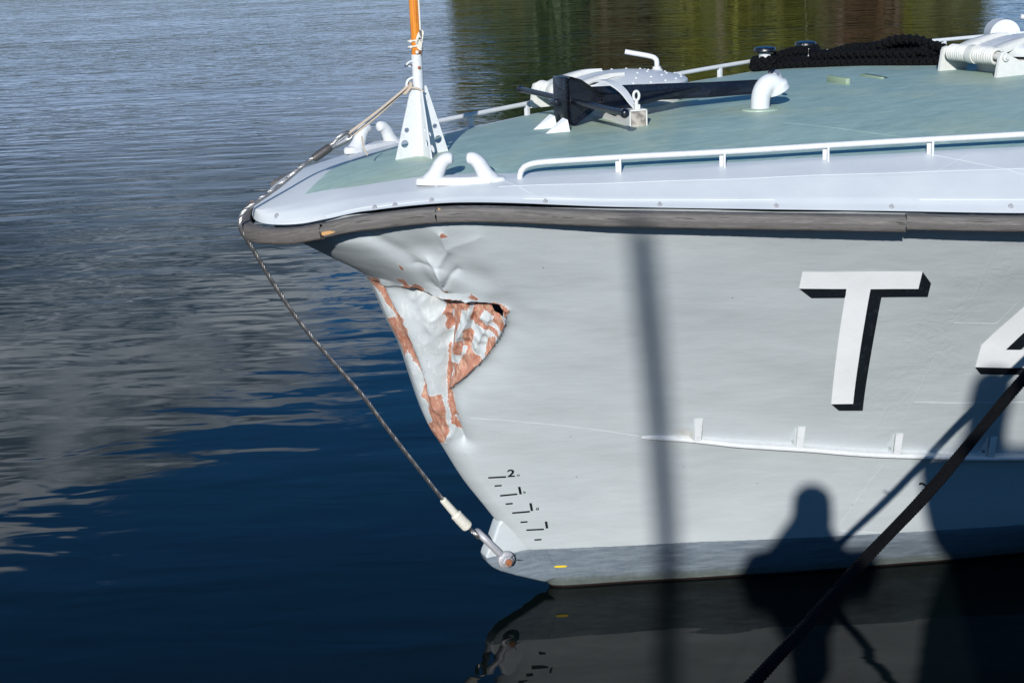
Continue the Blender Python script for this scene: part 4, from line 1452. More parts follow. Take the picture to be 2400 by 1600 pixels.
def spray():
    pr = np.interp(sp_s, [.255, .30, .62, 7], [.001, .010, .042, .046])
    V, n = [], len(sp_s)
    H = hull_pt(sp_s, sp_z)
    Nn = hull_nrm(sp_s, sp_z)
    for i in range(n):
        q, nn, d = H[i], Nn[i], pr[i]
        nn = nn / np.linalg.norm(nn)
        out = np.array([nn[0], nn[1], 0])
        out /= np.linalg.norm(out)
        V += [q - out * .02 + np.array([0, 0, .020]), q + out * (d - .004) + np.array([0, 0, .006]), q + out * d + np.array([0, 0, .001]),
              q + out * d + np.array([0, 0, -.008]), q + out * (d - .004) + np.array([0, 0, -.012]), q - out * .03 + np.array([0, 0, -.012])]
    F = []
    for i in range(n - 1):
        F += [(i * 6 + j, i * 6 + (j + 1) % 6, (i + 1) * 6 + (j + 1) % 6, (i + 1) * 6 + j) for j in range(6)]
    F.append(tuple(range(6)))
    return np.array(V), F


spray_o = mesh_obj('spray_strake', spray(), 'white', boat, angle=30)
for s in (.478, .896, 1.300, 1.705, 2.12):
    z = float(np.interp(s, sp_s, sp_z))
    a = hull_pt(s, z)
    nn = hull_nrm(s, z)
    out = np.array([nn[0], nn[1], 0]) / math.hypot(nn[0], nn[1])
    al = np.array([-out[1], out[0], 0])
    if al[0] < 0:
        al = -al
    d = float(np.interp(s, [.3, .62, 7], [.022, .040, .043]))
    hgt = .108
    b = hull_pt(s, z + hgt)
    tp = b + out * .004 + al * -.02
    bt = a + out * d + np.array([0, 0, .002])
    e = empty('strake_bracket', parent=boat)
    V = [bt - al * .015, bt + al * .015, tp + al * .016, tp - al * .016]
    V = np.array(V + [v - out * .006 for v in V])
    F = [(0, 1, 2, 3), (7, 6, 5, 4), (0, 4, 5, 1), (1, 5, 6, 2), (2, 6, 7, 3), (3, 7, 4, 0)]
    mesh_obj('face_bar', (V, F), 'white', e, smooth=False)
    mesh_obj('web', holed_plate([(-.03, .0), (d - .006, .0), (.0, hgt), (-.03, hgt)], [(.012, .030, .0085)] if s > .6 else [], .0025,
             lambda x, y, c, a=a, out=out, al=al, b=b, hgt=hgt, d=d: a + out * x + (b - a) * np.array([1, 1, 1]) * (y / hgt) + al * (c - .014 - (d - x) * .75)), 'hull', e, angle=30)

# ================================================================== things on board
# ---- anchor lying on deck
an, B0 = on_board('anchor', (.30, -.20, float(z_deck(.30, -.20))), 'black stocked anchor lying on the green deck with its round bar sticking out', 'anchor')
AZ = 2.205
W0, W1 = -.275, -.150


def anchor_crown():
    """wedge-shaped crown: tall at the stock, running out to the shank, flanged round its edge"""
    bm = bmesh.new()
    tri = [(.236, 2.112), (.262, 2.100), (.385, AZ - .030), (.470, AZ - .014), (.470, AZ + .020), (.390, AZ + .030), (.300, 2.300), (.246, 2.318), (.232, 2.300)]
    lo = [bm.verts.new((a, -W0, b)) for a, b in tri]
    hi = [bm.verts.new((a, -W1, b)) for a, b in tri]
    n = len(tri)
    bm.faces.new(lo)
    top = bm.faces.new(hi[::-1])
    for i in range(n):
        bm.faces.new((lo[i], hi[i], hi[(i + 1) % n], lo[(i + 1) % n]))
    bmesh.ops.recalc_face_normals(bm, faces=bm.faces[:])
    r = bmesh.ops.inset_region(bm, faces=[top], thickness=.016, depth=-.016)
    bmesh.ops.bevel(bm, geom=[e for e in bm.edges], offset=.004, segments=2, affect='EDGES')
    bm.verts.index_update()
    out = np.array([v.co[:] for v in bm.verts]), [tuple(v.index for v in f.verts) for f in bm.faces]
    bm.free()
    return out


mesh_obj('crown', anchor_crown(), 'black_gloss', an, angle=35, base=B0)
# forward palm plate with its rib
pl = bbox((.026, .105, .205), L3(.224, -.212, 2.212), .007, rz=R(4))
rib = bbox((.040, .070, .030), L3(.212, -.235, 2.200), .006)
mesh_obj('palm', join(pl, rib), 'black_gloss', an, angle=35, base=B0)
st = [L3(.250 + .02 * t, -.735 + 1.061 * t, 2.212 - .010 * t) for t in np.linspace(0, 1, 12)]
mesh_obj('stock', tube(st, .0135, 14), 'black_gloss', an, base=B0)
mesh_obj('stock_ball', ball(st[-1], .0205), 'black_gloss', an, base=B0)
mesh_obj('stock_ball', ball(st[0], .0180), 'black_gloss', an, base=B0)


def bar(path, w_, h_):
    """rectangular bar along a path; widths and heights per point"""
    V, F, n = [], [], len(path)
    for i, (s, w, z) in enumerate(path):
        for a, b in ((-1, -1), (1, -1), (1, .8), (.7, 1), (-.7, 1), (-1, .8)):
            V.append(L3(s - .06 * a * w_[i], w + a * w_[i], z + b * h_[i]))
    m = 6
    F = [(i * m + j, i * m + (j + 1) % m, (i + 1) * m + (j + 1) % m, (i + 1) * m + j) for i in range(n - 1) for j in range(m)]
    F += [tuple(range(m - 1, -1, -1)), tuple((n - 1) * m + j for j in range(m))]
    return np.array(V), F


mesh_obj('shank', bar([(.36, -.215, AZ + .012), (.60, -.195, AZ + .010), (.95, -.165, AZ - .002), (1.20, -.145, AZ - .006), (1.262, -.14, AZ - .006)], [.016, .016, .014, .013, .012], [.040, .037, .034, .032, .026]), 'black_gloss', an, angle=35, base=B0)
for k, nm in ((1, 'near'), (-1, 'far')):
    wc = -.205
    pts = [(.40, wc + k * .025, AZ - .020), (.40, wc + k * .150, AZ - .045), (.52, wc + k * .155, AZ - .030), (.92, wc + k * .045, AZ + .004), (.90, wc + k * .025, AZ + .004)]
    V = [L3(*p) for p in pts] + [L3(p[0], p[1], p[2] + .016) for p in pts]
    F = [(4, 3, 2, 1, 0), (5, 6, 7, 8, 9)] + [(i, (i + 1) % 5, 5 + (i + 1) % 5, 5 + i) for i in range(5)]
    mesh_obj('fluke', (np.array(V), F), 'black_gloss', an, angle=25, base=B0)
    ridge = bar([(.40, wc + k * .06, AZ + .004), (.60, wc + k * .06, AZ + .004), (.86, wc + k * .04, AZ + .014)], [.010, .010, .004], [.020, .014, .004])
    mesh_obj('fluke_rib', ridge, 'black_gloss', an, angle=25, base=B0)
# anchor shackle and ring at the shank end
rg = [L3(1.262 + .030 * math.cos(t), -.135 + .012 * math.sin(t), AZ + .015 + .046 * math.sin(t)) for t in np.linspace(-2.2, 2.2, 24)]
mesh_obj('ring', tube(rg, .011, 10), 'black_gloss', an, base=B0)
mesh_obj('shackle_bolt', join(tube([L3(1.205, -.02, AZ + .052), L3(1.27, -.10, AZ + .056)], .0145, 12), tube([L3(1.262, -.09, AZ + .062), L3(1.31, -.09, AZ - .01)], .012, 12)), 'galv', an, base=B0)

# ---- timber anchor chock with steel straps
ck, C0 = on_board('anchor_chock', (.50, -.20, float(z_deck(.50, -.20))), 'weathered timber block with white steel strap beneath the black anchor', 'timber block')
zc = float(z_deck(.47, -.1))
cdir = np.array([.060, -.50])          # runs from the near end to starboard
c_n = np.array([.462, .072])


def ck3(a, b, c):
    """a along the block from the near end, b across (aft), c up"""
    u = cdir / np.linalg.norm(cdir)
    v = np.array([-u[1], u[0]])
    q = c_n + u * a + v * b
    return L3(q[0], q[1], zc - .006 + c)


def ck_box(a0, a1, b0, b1, c0, c1):
    V = np.array([ck3(a, b, c) for a in (a0, a1) for b in (b0, b1) for c in (c0, c1)])
    return V, [(0, 1, 3, 2), (4, 6, 7, 5), (0, 4, 5, 1), (2, 3, 7, 6), (0, 2, 6, 4), (1, 5, 7, 3)]


wb = ck_box(.004, .52, -.034, .034, .0, .070)
uvw = [(float(v[1]), float(v[2] + v[0])) for v in wb[0]]
mesh_obj('timber', wb, 'wood_block', ck, smooth=False, uv=uvw, base=C0)
mesh_obj('timber_end', ck_box(-.001, .004, -.033, .033, .0, .069), 'endgrain', ck, smooth=False, base=C0)
mesh_obj('strap', join(ck_box(-.003, .045, -.041, -.035, -.002, .078), ck_box(-.003, .045, .035, .041, -.002, .078), ck_box(-.003, .045, -.041, .041, .071, .078)), 'cream', ck, smooth=False, base=C0)
mesh_obj('side_plate', ck_box(.045, .50, -.041, -.0345, -.002, .030), 'cream', ck, smooth=False, base=C0)
# arched hold-down clamp over the shank and its eye bolt
hp = smooth_path([ck3(.022, -.005, .078), ck3(.05, -.01, .10), ck3(.11, -.03, .150), ck3(.18, -.06, .182), ck3(.25, -.09, .185), ck3(.31, -.11, .165)], n=26)
Vh, Fh = [], []
wd_ = np.interp(np.linspace(0, 1, 26), [0, .15, .5, 1], [.008, .016, .024, .018])
for i, q in enumerate(hp):
    for a, b in ((-1, -.5), (1, -.5), (1, .5), (-1, .5)):
        Vh.append(q + np.array([a * wd_[i], a * wd_[i] * .3, b * .008]))
Fh = [(i * 4 + j, i * 4 + (j + 1) % 4, (i + 1) * 4 + (j + 1) % 4, (i + 1) * 4 + j) for i in range(25) for j in range(4)] + [(3, 2, 1, 0), (100, 101, 102, 103)]
mesh_obj('clamp', (np.array(Vh), Fh), 'white', ck, angle=40, base=C0)
t = np.linspace(0, 2 * math.pi, 20)
ey = np.array([ck3(.020, .013 * math.cos(k), .135 + .020 * math.sin(k)) for k in t])
mesh_obj('eye_bolt', join(tube(ey, .006, 8), tube([ck3(.020, 0, .076), ck3(.020, 0, .118)], .008, 8), ck_box(.006, .034, -.012, .012, .076, .098)), 'cream', ck, angle=35, base=C0)

# ---- flagstaff: varnished pole, cleat and hitched halyard
fs, P0 = on_board('flagstaff', (SS, 0, 2.478), 'orange varnished wooden flagstaff with white cord hitched to its cleat', 'flagstaff')
mesh_obj('pole', lathe([(.0195, 2.45), (.0203, 2.49), (.0200, 2.7), (.018, 3.3), (.014, 4.1), (.010, 4.15)], 20, L3(SS, 0, 0)), 'varnish', fs, base=P0)
cl = [L3(SS + .014, .016, 2.472), L3(SS + .015, .026, 2.50), L3(SS + .014, .026, 2.545), L3(SS + .010, .030, 2.575)]
mesh_obj('cleat', tube(smooth_path(cl, n=14), .0045, 8), 'steel', fs, base=P0)
RG2 = np.random.default_rng(3)
for k in range(5):
    a0 = 2.495 + .004 * k
    lp = []
    for t in np.linspace(0, 2 * math.pi, 22):
        lp.append(L3(SS + .008 + .011 * math.sin(t) + .003 * k * math.cos(t), .024 + .004 * math.cos(2 * t + k), a0 + .028 + .026 * math.cos(t) + .002 * k))
    mesh_obj('cord_turn', tube(lp, .0033, 7), 'cord_white', fs, base=P0)
for z in (2.530, 2.507):
    lp = [L3(SS + .0235 * math.cos(t), .0235 * math.sin(t), z + .006 * math.sin(t * 1.0)) for t in np.linspace(.2, math.pi + .3, 18)]
    mesh_obj('cord_turn', tube(lp, .0033, 7), 'cord_white', fs, base=P0)
    mesh_obj('cord_knot', join(ball(L3(SS - .024, .006, z + .002), .007), tube([L3(SS - .022, .004, z), L3(SS - .036, .006, z + .004)], .004, 7)), 'cord_white', fs, base=P0)
mesh_obj('cord_knot', ball(L3(SS - .006, .026, 2.488), .008), 'cord_white', fs, base=P0)
mesh_obj('halyard', tube([L3(SS + .012 + .002 * math.sin(3 * z), .022, z) for z in np.linspace(2.55, 4.1, 40)], .0034, 8), 'cord_white', fs, base=P0)

# ---- wire forestay: from the stem lug over the nose to the flagstaff
fy, Y0 = on_board('forestay', (-1.29, .03, 1.88), 'twisted steel wire stay hanging from the bow nose to the rusty shackle', 'wire stay')
lower = [L3(*q) for q in ((-.440, .0, .430), (-.501, 0, .517), (-.590, 0, .655), (-.678, 0, .794), (-.765, 0, .934), (-.847, 0, 1.070), (-.962, 0, 1.232), (-1.071, 0, 1.392), (-1.140, .005, 1.51), (-1.199, .01, 1.621),
                          (-1.262, .02, 1.752), (-1.297, .025, 1.820), (-1.309, .028, 1.862), (-1.296, .03, 1.905), (-1.250, .03, 1.938), (-1.132, .01, 1.998), (-1.017, 0, 2.073), (-.905, 0, 2.136))]
wp = smooth_path(lower, step=.006)
mesh_obj('wire', twist_strands(wp, .0052, 6, .085, .0040, 6), 'steel', fy, base=Y0)
fe = smooth_path([L3(-.980, 0, 2.092), L3(-.905, 0, 2.134)], n=8)
mesh_obj('ferrule', tube(fe, np.array([.015, .0175, .0178, .0178, .0178, .0178, .0175, .015]), 20), 'ferrule', fy, base=Y0, angle=60)
# eye of wire laid round a thimble
th = smooth_path([L3(-.905, 0, 2.136), L3(-.870, .004, 2.166), L3(-.838, .004, 2.184), L3(-.818, .002, 2.180), L3(-.822, 0, 2.160), L3(-.855, -.002, 2.142), L3(-.903, 0, 2.128)], step=.005)
mesh_obj('wire_eye', twist_strands(th, .0052, 6, .085, .0040, 6), 'steel', fy, base=Y0)
thin = smooth_path([L3(-.895, .0, 2.136), L3(-.866, .002, 2.157), L3(-.842, .002, 2.171), L3(-.831, 0, 2.167), L3(-.838, 0, 2.157), L3(-.862, 0, 2.146), L3(-.893, 0, 2.134)], n=50)
mesh_obj('thimble', tube(thin, .006, 8), 'galv', fy, base=Y0)
# served splice at the lower end and the eye round the shackle
sv = smooth_path([L3(-.396, 0, .372), L3(-.440, 0, .430), L3(-.508, 0, .527)], n=90)
L_ = np.linspace(0, 1, 90)
sr = np.interp(L_, [0, .03, .45, .5, .97, 1], [.022, .026, .0245, .0175, .0155, .012])
mesh_obj('serving', tube(sv, sr * (1 + .0 * L_) + .0014 * np.sin(np.arange(90) * 2 * math.pi / 3), 16), 'cord_white', fy, base=Y0, angle=80)
ye = []
for t in np.linspace(-2.55, 2.55, 60):
    c = np.array([-.368, .338])
    u = np.array([.62, -.785])
    v = np.array([.0, .0])
    q = c + u * (.028 * math.cos(t))
    ye.append(L3(q[0], .034 * math.sin(t), q[1]))
mesh_obj('wire_eye', twist_strands(np.array(ye), .0052, 6, .085, .0040, 6), 'steel', fy, base=Y0)
# cord lashing from the eye to the ring on the flagstaff socket
for k in range(4):
    a = L3(-.826 + .006 * (k % 2), .012 - .008 * k, 2.182 - .024 * (k // 2) + .005 * (k % 2))
    b = L3(-.560, .008 - .005 * k, 2.352 - .008 * (k // 2))
    mid = .5 * (a + b) - np.array([0, 0, .004 + .004 * (k // 2)])
    mesh_obj('lashing_cord', tube(smooth_path([a, mid, b], n=24), .0042, 8), 'cord_beige', fy, base=Y0)
for k in range(5):
    lp = [L3(-.553 + .010 * math.cos(t) - .004 * k, .014 * math.sin(t), 2.347 + .013 * math.cos(t + .6) - .004 * k + .004) for t in np.linspace(0, 2 * math.pi, 18)]
    mesh_obj('lashing_knot', tube(lp, .0042, 8), 'cord_beige', fy, base=Y0)
mesh_obj('lashing_tail', tube(smooth_path([L3(-.548, .012, 2.345), L3(-.53, .030, 2.343), L3(-.505, .036, 2.330)], n=12), .0042, 8), 'cord_beige', fy, base=Y0)
mesh_obj('lashing_tail', tube(smooth_path([L3(-.772, .004, 2.166), L3(-.767, .006, 2.120), L3(-.752, .008, 2.086)], n=14), .0034, 8), 'cord_beige', fy, base=Y0)

# ---- bow shackle on the stem lug
sh, H0 = on_board('shackle', (-.243, 0, .205), 'galvanised shackle with rusty nut bolted through the stem lug', 'shackle')
px_, pz_ = -.243, .205
u = np.array([-.62, .785])
arms = []
for sg in (1, -1):
    arms.append([(0, sg * .058), (.03, sg * .058), (.075, sg * .054), (.115, sg * .048), (.150, sg * .034)])
loop = [L3(px_ + u[0] * d, w, pz_ + u[1] * d) for d, w in arms[0]] + [L3(px_ + u[0] * .168, 0, pz_ + u[1] * .168)] + [L3(px_ + u[0] * d, w, pz_ + u[1] * d) for d, w in arms[1][::-1]]
mesh_obj('bow', tube(smooth_path(loop, n=60), .0160, 14), 'galv', sh, base=H0)
for sg in (1, -1):
    mesh_obj('eye', lathe([(.030, 0), (.039, .006), (.041, .016), (.039, .028), (.030, .034)], 24, L3(px_, sg * .043, pz_), (0, -sg, 0)), 'galv', sh, base=H0)
mesh_obj('pin', tube([L3(px_, -.085, pz_), L3(px_, .088, pz_)], .0125, 12), 'rust', sh, base=H0)
mesh_obj('nut', lathe([(.024, 0), (.027, .003), (.027, .015), (.023, .019)], 6, L3(px_, .076, pz_), (0, -1, 0)), 'galv', sh, base=H0, angle=25)
mesh_obj('bolt_end', lathe([(.0165, 0), (.016, .010), (.012, .014)], 16, L3(px_, .092, pz_), (0, -1, 0)), 'rust', sh, base=H0)
mesh_obj('split_pin', join(tube(smooth_path([L3(px_ - .012, .092, pz_ - .004), L3(px_ + .01, .096, pz_ + .018), L3(px_ + .024, .094, pz_ + .034)], n=10), .0016, 6), tube(smooth_path([L3(px_ - .01, .092, pz_ - .0), L3(px_ + .03, .096, pz_ + .004), L3(px_ + .058, .094, pz_ - .004)], n=10), .0016, 6)), 'ferrule', sh, base=H0)

# ---- plaited black rope heaped at the bitts
cr, R0_ = on_board('rope_heap', (2.40, -1.2, float(z_deck(2.40, -1.2))), 'heap of black plaited mooring rope looped round the bitts at the far rail', 'rope')


def dk(s, w, h):
    return L3(s, w, float(z_deck(s, w)) + h)


b1, b2 = (2.13, -1.60), (2.50, -1.75)


def ring_pts(c, r, h0, h1, a0, a1, n=8):
    return [dk(c[0] + r * math.cos(a), c[1] + r * math.sin(a), h) for a, h in zip(np.linspace(a0, a1, n), np.linspace(h0, h1, n))]


runs = []
runs.append([dk(2.60, -.62, .02), dk(2.53, -.78, .02), dk(2.44, -1.0, .02), dk(2.34, -1.25, .02), dk(2.24, -1.46, .022)] + ring_pts(b1, .062, .022, .03, .9, 5.6) + [dk(2.27, -1.62, .045), dk(2.38, -1.42, .03), dk(2.50, -1.15, .022), dk(2.60, -.90, .02), dk(2.68, -.70, .02)])
runs.append(ring_pts(b1, .060, .052, .06, .3, 5.4) + [dk(2.24, -1.63, .072), dk(2.36, -1.66, .085)] + ring_pts(b2, .058, .075, .09, 2.2, 7.4) + [dk(2.46, -1.60, .06), dk(2.42, -1.42, .062), dk(2.50, -1.18, .06), dk(2.60, -.92, .058), dk(2.66, -.74, .052)])
runs.append([dk(2.33, -1.42, .056), dk(2.36, -1.30, .062), dk(2.44, -1.12, .064), dk(2.50, -.98, .060), dk(2.56, -.84, .058), dk(2.64, -.80, .08), dk(2.62, -.98, .098), dk(2.52, -1.14, .095), dk(2.46, -1.28, .085), dk(2.42, -1.40, .06)])
runs.append([dk(2.46, -1.26, .06), dk(2.52, -1.06, .100), dk(2.56, -.96, .128), dk(2.60, -.86, .128), dk(2.64, -.76, .100), dk(2.70, -.66, .06), dk(2.78, -.58, .03)])
for rn in runs:
    mesh_obj('rope_length', braid(smooth_path(rn, step=.007), .0125, 2, .082, .0125, .0055, 8), 'rope_black', cr, base=R0_)

# ---- mooring line from the boat's quarter to the quay
ml = empty('mooring_line', (.10, 1.30, 1.40))
tag(ml, 'thick black braided mooring line slanting down across the lower right hull', 'rope')
ML0 = (.10, 1.30, 1.40)


mp_ = smooth_path([(.10, 1.30, 1.47), (.13, 1.62, 1.38), (.16, 2.3, 1.14), (.26, 3.0, 1.02), (.425, 3.385, 1.038), (.586, 3.58, 1.082), (.78, 3.82, 1.133), (1.0, 4.08, 1.203), (1.274, 4.38, 1.296), (1.69, 4.85, 1.471), (2.15, 5.25, 1.70), (2.62, 5.56, 1.955)], step=.007)
mesh_obj('line', braid(mp_, .0125, 6, .085, .0050, .0022, 6), 'rope_black', ml, base=ML0)
mesh_obj('core', tube(mp_[::6], .0118, 10), 'rope_black', ml, base=ML0)
for p_, d_ in (((1.238, 4.34, 1.303), (-.02, 0, .012)), ((1.205, 4.30, 1.276), (-.022, 0, -.006))):
    p_, d_ = np.array(p_), np.array(d_)
    mesh_obj('loose_end', tube(smooth_path([p_, p_ + d_, p_ + d_ * 1.3 + np.array([0, 0, -.008])], n=8), .0035, 6), 'rope_black', ml, base=ML0)

# ================================================================== the setting
# ---- harbour water, one sheet to the horizon
wv = np.array([(-2500, -600, 0), (2500, -600, 0), (2500, 4000, 0), (-2500, 4000, 0)], float)
water = mesh_obj('water', (wv, [(0, 1, 2, 3)]), 'water', smooth=False)
tag(water, kind='structure')

# ---- quay the pictures are taken from
QZ, QY = 1.40, 1.45
quay = mesh_obj('quay', bbox((60, 40, 5.0), (0, QY - .45 - 20, QZ - .004 - 2.5), 0), 'concrete', smooth=False)
tag(quay, kind='structure')
QZ2 = QZ + .531
step_ = mesh_obj('added_quay_step', bbox((60, 40, 3.0), (0, -.52 - 20, QZ2 - 1.5), .02), 'concrete', smooth=False)  # unseen step, added to raise the second person so the shadow lands in place
tag(step_, kind='structure')
xx = -30.0
k = 0
while xx < 30:
    ln = random.uniform(1.1, 1.6)
    mesh_obj('coping_stone', bbox((ln - .012, .46, .42), (xx + ln / 2, QY - .225, QZ - .21 + random.uniform(-.003, .003)), .015), 'granite', quay, angle=30)
    xx += ln
qb = empty('quay_bollard', (.10, 1.12, QZ))
tag(qb, 'black cast iron bollard on the quay edge holding the mooring line', 'bollard')
mesh_obj('stem', lathe([(.16, 0), (.16, .02), (.10, .05), (.085, .10), (.085, .20), (.11, .24)], 24), 'iron', qb)
mesh_obj('head', lathe([(.10, .23), (.14, .25), (.145, .28), (.11, .31), (.04, .32)], 24), 'iron', qb)
wr = [(.10 * math.cos(t), .10 * math.sin(t), .08 + .010 * t) for t in np.linspace(math.pi / 2, math.pi / 2 + 4 * math.pi, 50)]
mesh_obj('turns', tube(wr, .018, 8), 'rope_black', ml, base=(0, .18, 0))

# ---- slim steel post behind the photographer
lp_ = empty('steel_post', (-2.155, -7.515, QZ2))
tag(lp_, 'tall slim steel post standing on the quay behind the photographer', 'post')
mesh_obj('shaft', lathe([(.11, 0), (.11, .03), (.060, .05), (.050, .3), (.046, 5.27), (.040, 5.30)], 24), 'galv', lp_)
mesh_obj('cap', lathe([(.042, 5.30), (.034, 5.32), (.01, 5.33)], 24), 'iron', lp_)


# ---- people on the quay (only their shadows reach the picture)
def person(name, label, base, J, E, rad, cloth, head_c, head_r, hair_len):
    root = empty(name, base)
    tag(root, label, 'person')
    me = bpy.data.meshes.new('body')
    me.from_pydata([Vector(J[k]) for k in J], [(list(J).index(a), list(J).index(b)) for a, b in E], [])
    o = bpy.data.objects.new('body', me)
    COL.objects.link(o)
    o.parent = root
    bm = bmesh.new()
    bm.from_mesh(me)
    ly = bm.verts.layers.skin.verify()
    bm.verts.ensure_lookup_table()
    for v, k in zip(bm.verts, J):
        r = rad.get(k, .02)
        v[ly].radius = r if isinstance(r, tuple) else (r, r)
        v[ly].use_root = (k == 'pelvis')
    bm.to_mesh(me)
    bm.free()
    md = o.modifiers.new('skin', 'SKIN')
    md.use_smooth_shade = True
    sb = o.modifiers.new('sub', 'SUBSURF')
    sb.levels = sb.render_levels = 2
    me.materials.append(MAT[cloth])
    c = np.array(head_c)
    prof = [(.001, -.125), (.035, -.122), (.052, -.10), (.066, -.06), (.074, -.01), (.077, .04), (.070, .08), (.050, .112), (.02, .126), (.001, .128)]
    V, F = lathe([(r * head_r, z * head_r) for r, z in prof], 24, (0, 0, 0))
    V[:, 1] *= 1.18
    fr = V[:, 1] > 0
    V[fr, 1] += .014 * head_r * np.exp(-((V[fr, 2] / head_r + .02) / .022) ** 2) * np.exp(-(V[fr, 0] / .012) ** 2) * 1.6
    mesh_obj('head', (V + c, F), 'skin', root)
    Vh, Fh = lathe([(.001, .135), (.05, .128), (.078, .098), (.086, .05), (.087, .0), (.086, -.05), (.086, -.09), (.090, -.13), (.11, -.17)][::-1], 24)
    Vh[:, 1] = Vh[:, 1] * 1.15 - .018
    mesh_obj('hood', (Vh * head_r + c, Fh), cloth, root)
    return root


def joints(x, y, z0, h, lean, elbows, wrists):
    s = h / 1.75
    J = {}
    J['pelvis'] = (x, y, .93 * s)
    J['waist'] = (x, y + .01, 1.08 * s)
    J['chest'] = (x + lean * .5, y + .02, 1.30 * s)
    J['neck'] = (x + lean, y + .04, 1.47 * s)
    J['skull'] = (x + lean, y + .06, 1.56 * s)
    for k, sg in (('L', -1), ('R', 1)):
        J['sh' + k] = (x + lean * .8 + sg * .240 * s, y + .02, 1.415 * s)
        J['el' + k] = elbows[k]
        J['wr' + k] = wrists[k]
        w = Vector(wrists[k])
        f = (w - Vector(elbows[k])).normalized()
        J['pa' + k] = tuple(w + f * .07)
        J['th' + k] = tuple(w + f * .05 + Vector((-sg * .035, 0, .02)))
        for i in range(4):
            b = w + f * .105 + Vector((0, .0, .030 - .02 * i))
            J['f%d' % i + k] = tuple(b)
            J['g%d' % i + k] = tuple(b + f * (.035 + (.008 if i in (1, 2) else 0)) + Vector((-sg * .02, 0, 0)))
        J['hip' + k] = (x + sg * .095 * s, y, .88 * s)
        J['kn' + k] = (x + sg * .105 * s, y + .025, .49 * s)
        J['an' + k] = (x + sg * .11 * s, y - .01, .085)
        J['to' + k] = (x + sg * .13 * s, y + .17, .035)
    E = [('pelvis', 'waist'), ('waist', 'chest'), ('chest', 'neck'), ('neck', 'skull')]
    for k in 'LR':
        E += [('chest', 'sh' + k), ('sh' + k, 'el' + k), ('el' + k, 'wr' + k), ('wr' + k, 'pa' + k), ('wr' + k, 'th' + k), ('pelvis', 'hip' + k), ('hip' + k, 'kn' + k), ('kn' + k, 'an' + k), ('an' + k, 'to' + k)]
        for i in range(4):
            E += [('pa' + k, 'f%d' % i + k), ('f%d' % i + k, 'g%d' % i + k)]
    rad = {'pelvis': (.21, .15), 'waist': (.22, .15), 'chest': (.25, .16), 'neck': .095, 'skull': .07}
    for k in 'LR':
        rad.update({'sh' + k: .125, 'el' + k: .10, 'wr' + k: .036, 'pa' + k: (.036, .018), 'th' + k: .011, 'hip' + k: .098, 'kn' + k: .066, 'an' + k: .048, 'to' + k: .038})
        for i in range(4):
            rad.update({'f%d' % i + k: .0095, 'g%d' % i + k: .0085})
    return J, E, rad


J, E_, rad_ = joints(-.03, -.27, 0, 1.74, 0.0, {'L': (-.345, -.20, 1.16), 'R': (.285, -.18, 1.13)}, {'L': (-.125, -.075, 1.50), 'R': (.095, -.075, 1.50)})
person('person', 'person in dark hooded jacket holding a camera to the face with raised elbows', (0, 0, QZ), J, E_, rad_, 'coat_dark', (-.02, -.19, 1.665), 1.05, -.13)
pc = empty('photo_camera', (0, -.075, CAM_H))
tag(pc, 'small black photo camera held at the face of the hooded person', 'camera')
mesh_obj('camera_body', bbox((.125, .045, .075), (-.015, 0, 0), .006), 'iron', pc)
mesh_obj('lens', lathe([(.028, 0), (.028, .035), (.025, .045)], 20, (0, .018, 0), (0, 1, 0)), 'iron', pc)
J, E_, rad_ = joints(.80, -.75, 0, 1.88, -.16, {'L': (.54, -.72, 1.17), 'R': (1.07, -.72, 1.17)}, {'L': (.64, -.56, 1.02), 'R': (.96, -.56, 1.02)})
rad_.update({'pelvis': (.31, .17), 'waist': (.33, .17), 'chest': (.32, .17), 'shL': .13, 'shR': .13, 'hipL': .19, 'hipR': .19, 'knL': .16, 'knR': .16})
person('person', 'tall person in olive jacket standing on the added quay step with arms lowered', (0, 0, QZ2), J, E_, rad_, 'coat_green', (.625, -.68, 1.80), 1.05, -.10)


# ---- wooded far bank, seen mirrored in the water
def bank():
    xs = np.linspace(-700, 700, 120)
    ys = np.array([97, 99, 101, 106, 115, 140, 200, 420], float)
    zs = np.array([-.6, .15, .7, 1.0, 1.3, 2.0, 3.0, 5.0])
    V = np.array([(x, y + 1.6 * math.sin(x * .07) + .8 * math.sin(x * .31), z * (1 + .15 * math.sin(x * .05 + j))) for j, (y, z) in enumerate(zip(ys, zs)) for x in xs])
    n = len(xs)
    F = [(j * n + i, j * n + i + 1, (j + 1) * n + i + 1, (j + 1) * n + i) for j in range(len(ys) - 1) for i in range(n - 1)]
    return V, F


MAT['grass'] = paint('bank_grass', (0.07, 0.085, 0.03), 0.9, (0.10, 0.08, 0.05), 0.5, .4, 0.4)
MAT['bark'] = paint('bark', (0.10, 0.08, 0.06), 0.9, (0.05, 0.04, 0.03), 0.5, 3, 0.6)
bk = mesh_obj('far_bank_terrain', bank(), 'grass')
tag(bk, kind='structure')


def leaf_mat(name, a, b_):
    m, nt, b = new_mat(name)
    N = NT(nt)
    oi = N.node('ShaderNodeNewGeometry')
    c = N.mix(N.noise(N.coord('Object'), .6, 3), a, b_)
    c = N.mix(N.math('MULTIPLY', N.ramp(oi.outputs['Random Per Island'], [(0.0, 0.0), (1.0, 1.0)]), .5), c, tuple(x * .55 for x in a))
    N.put(b.inputs['Base Color'], c)
    b.inputs['Roughness'].default_value = .6
    b.inputs['Subsurface Weight'].default_value = 0.0
    return m


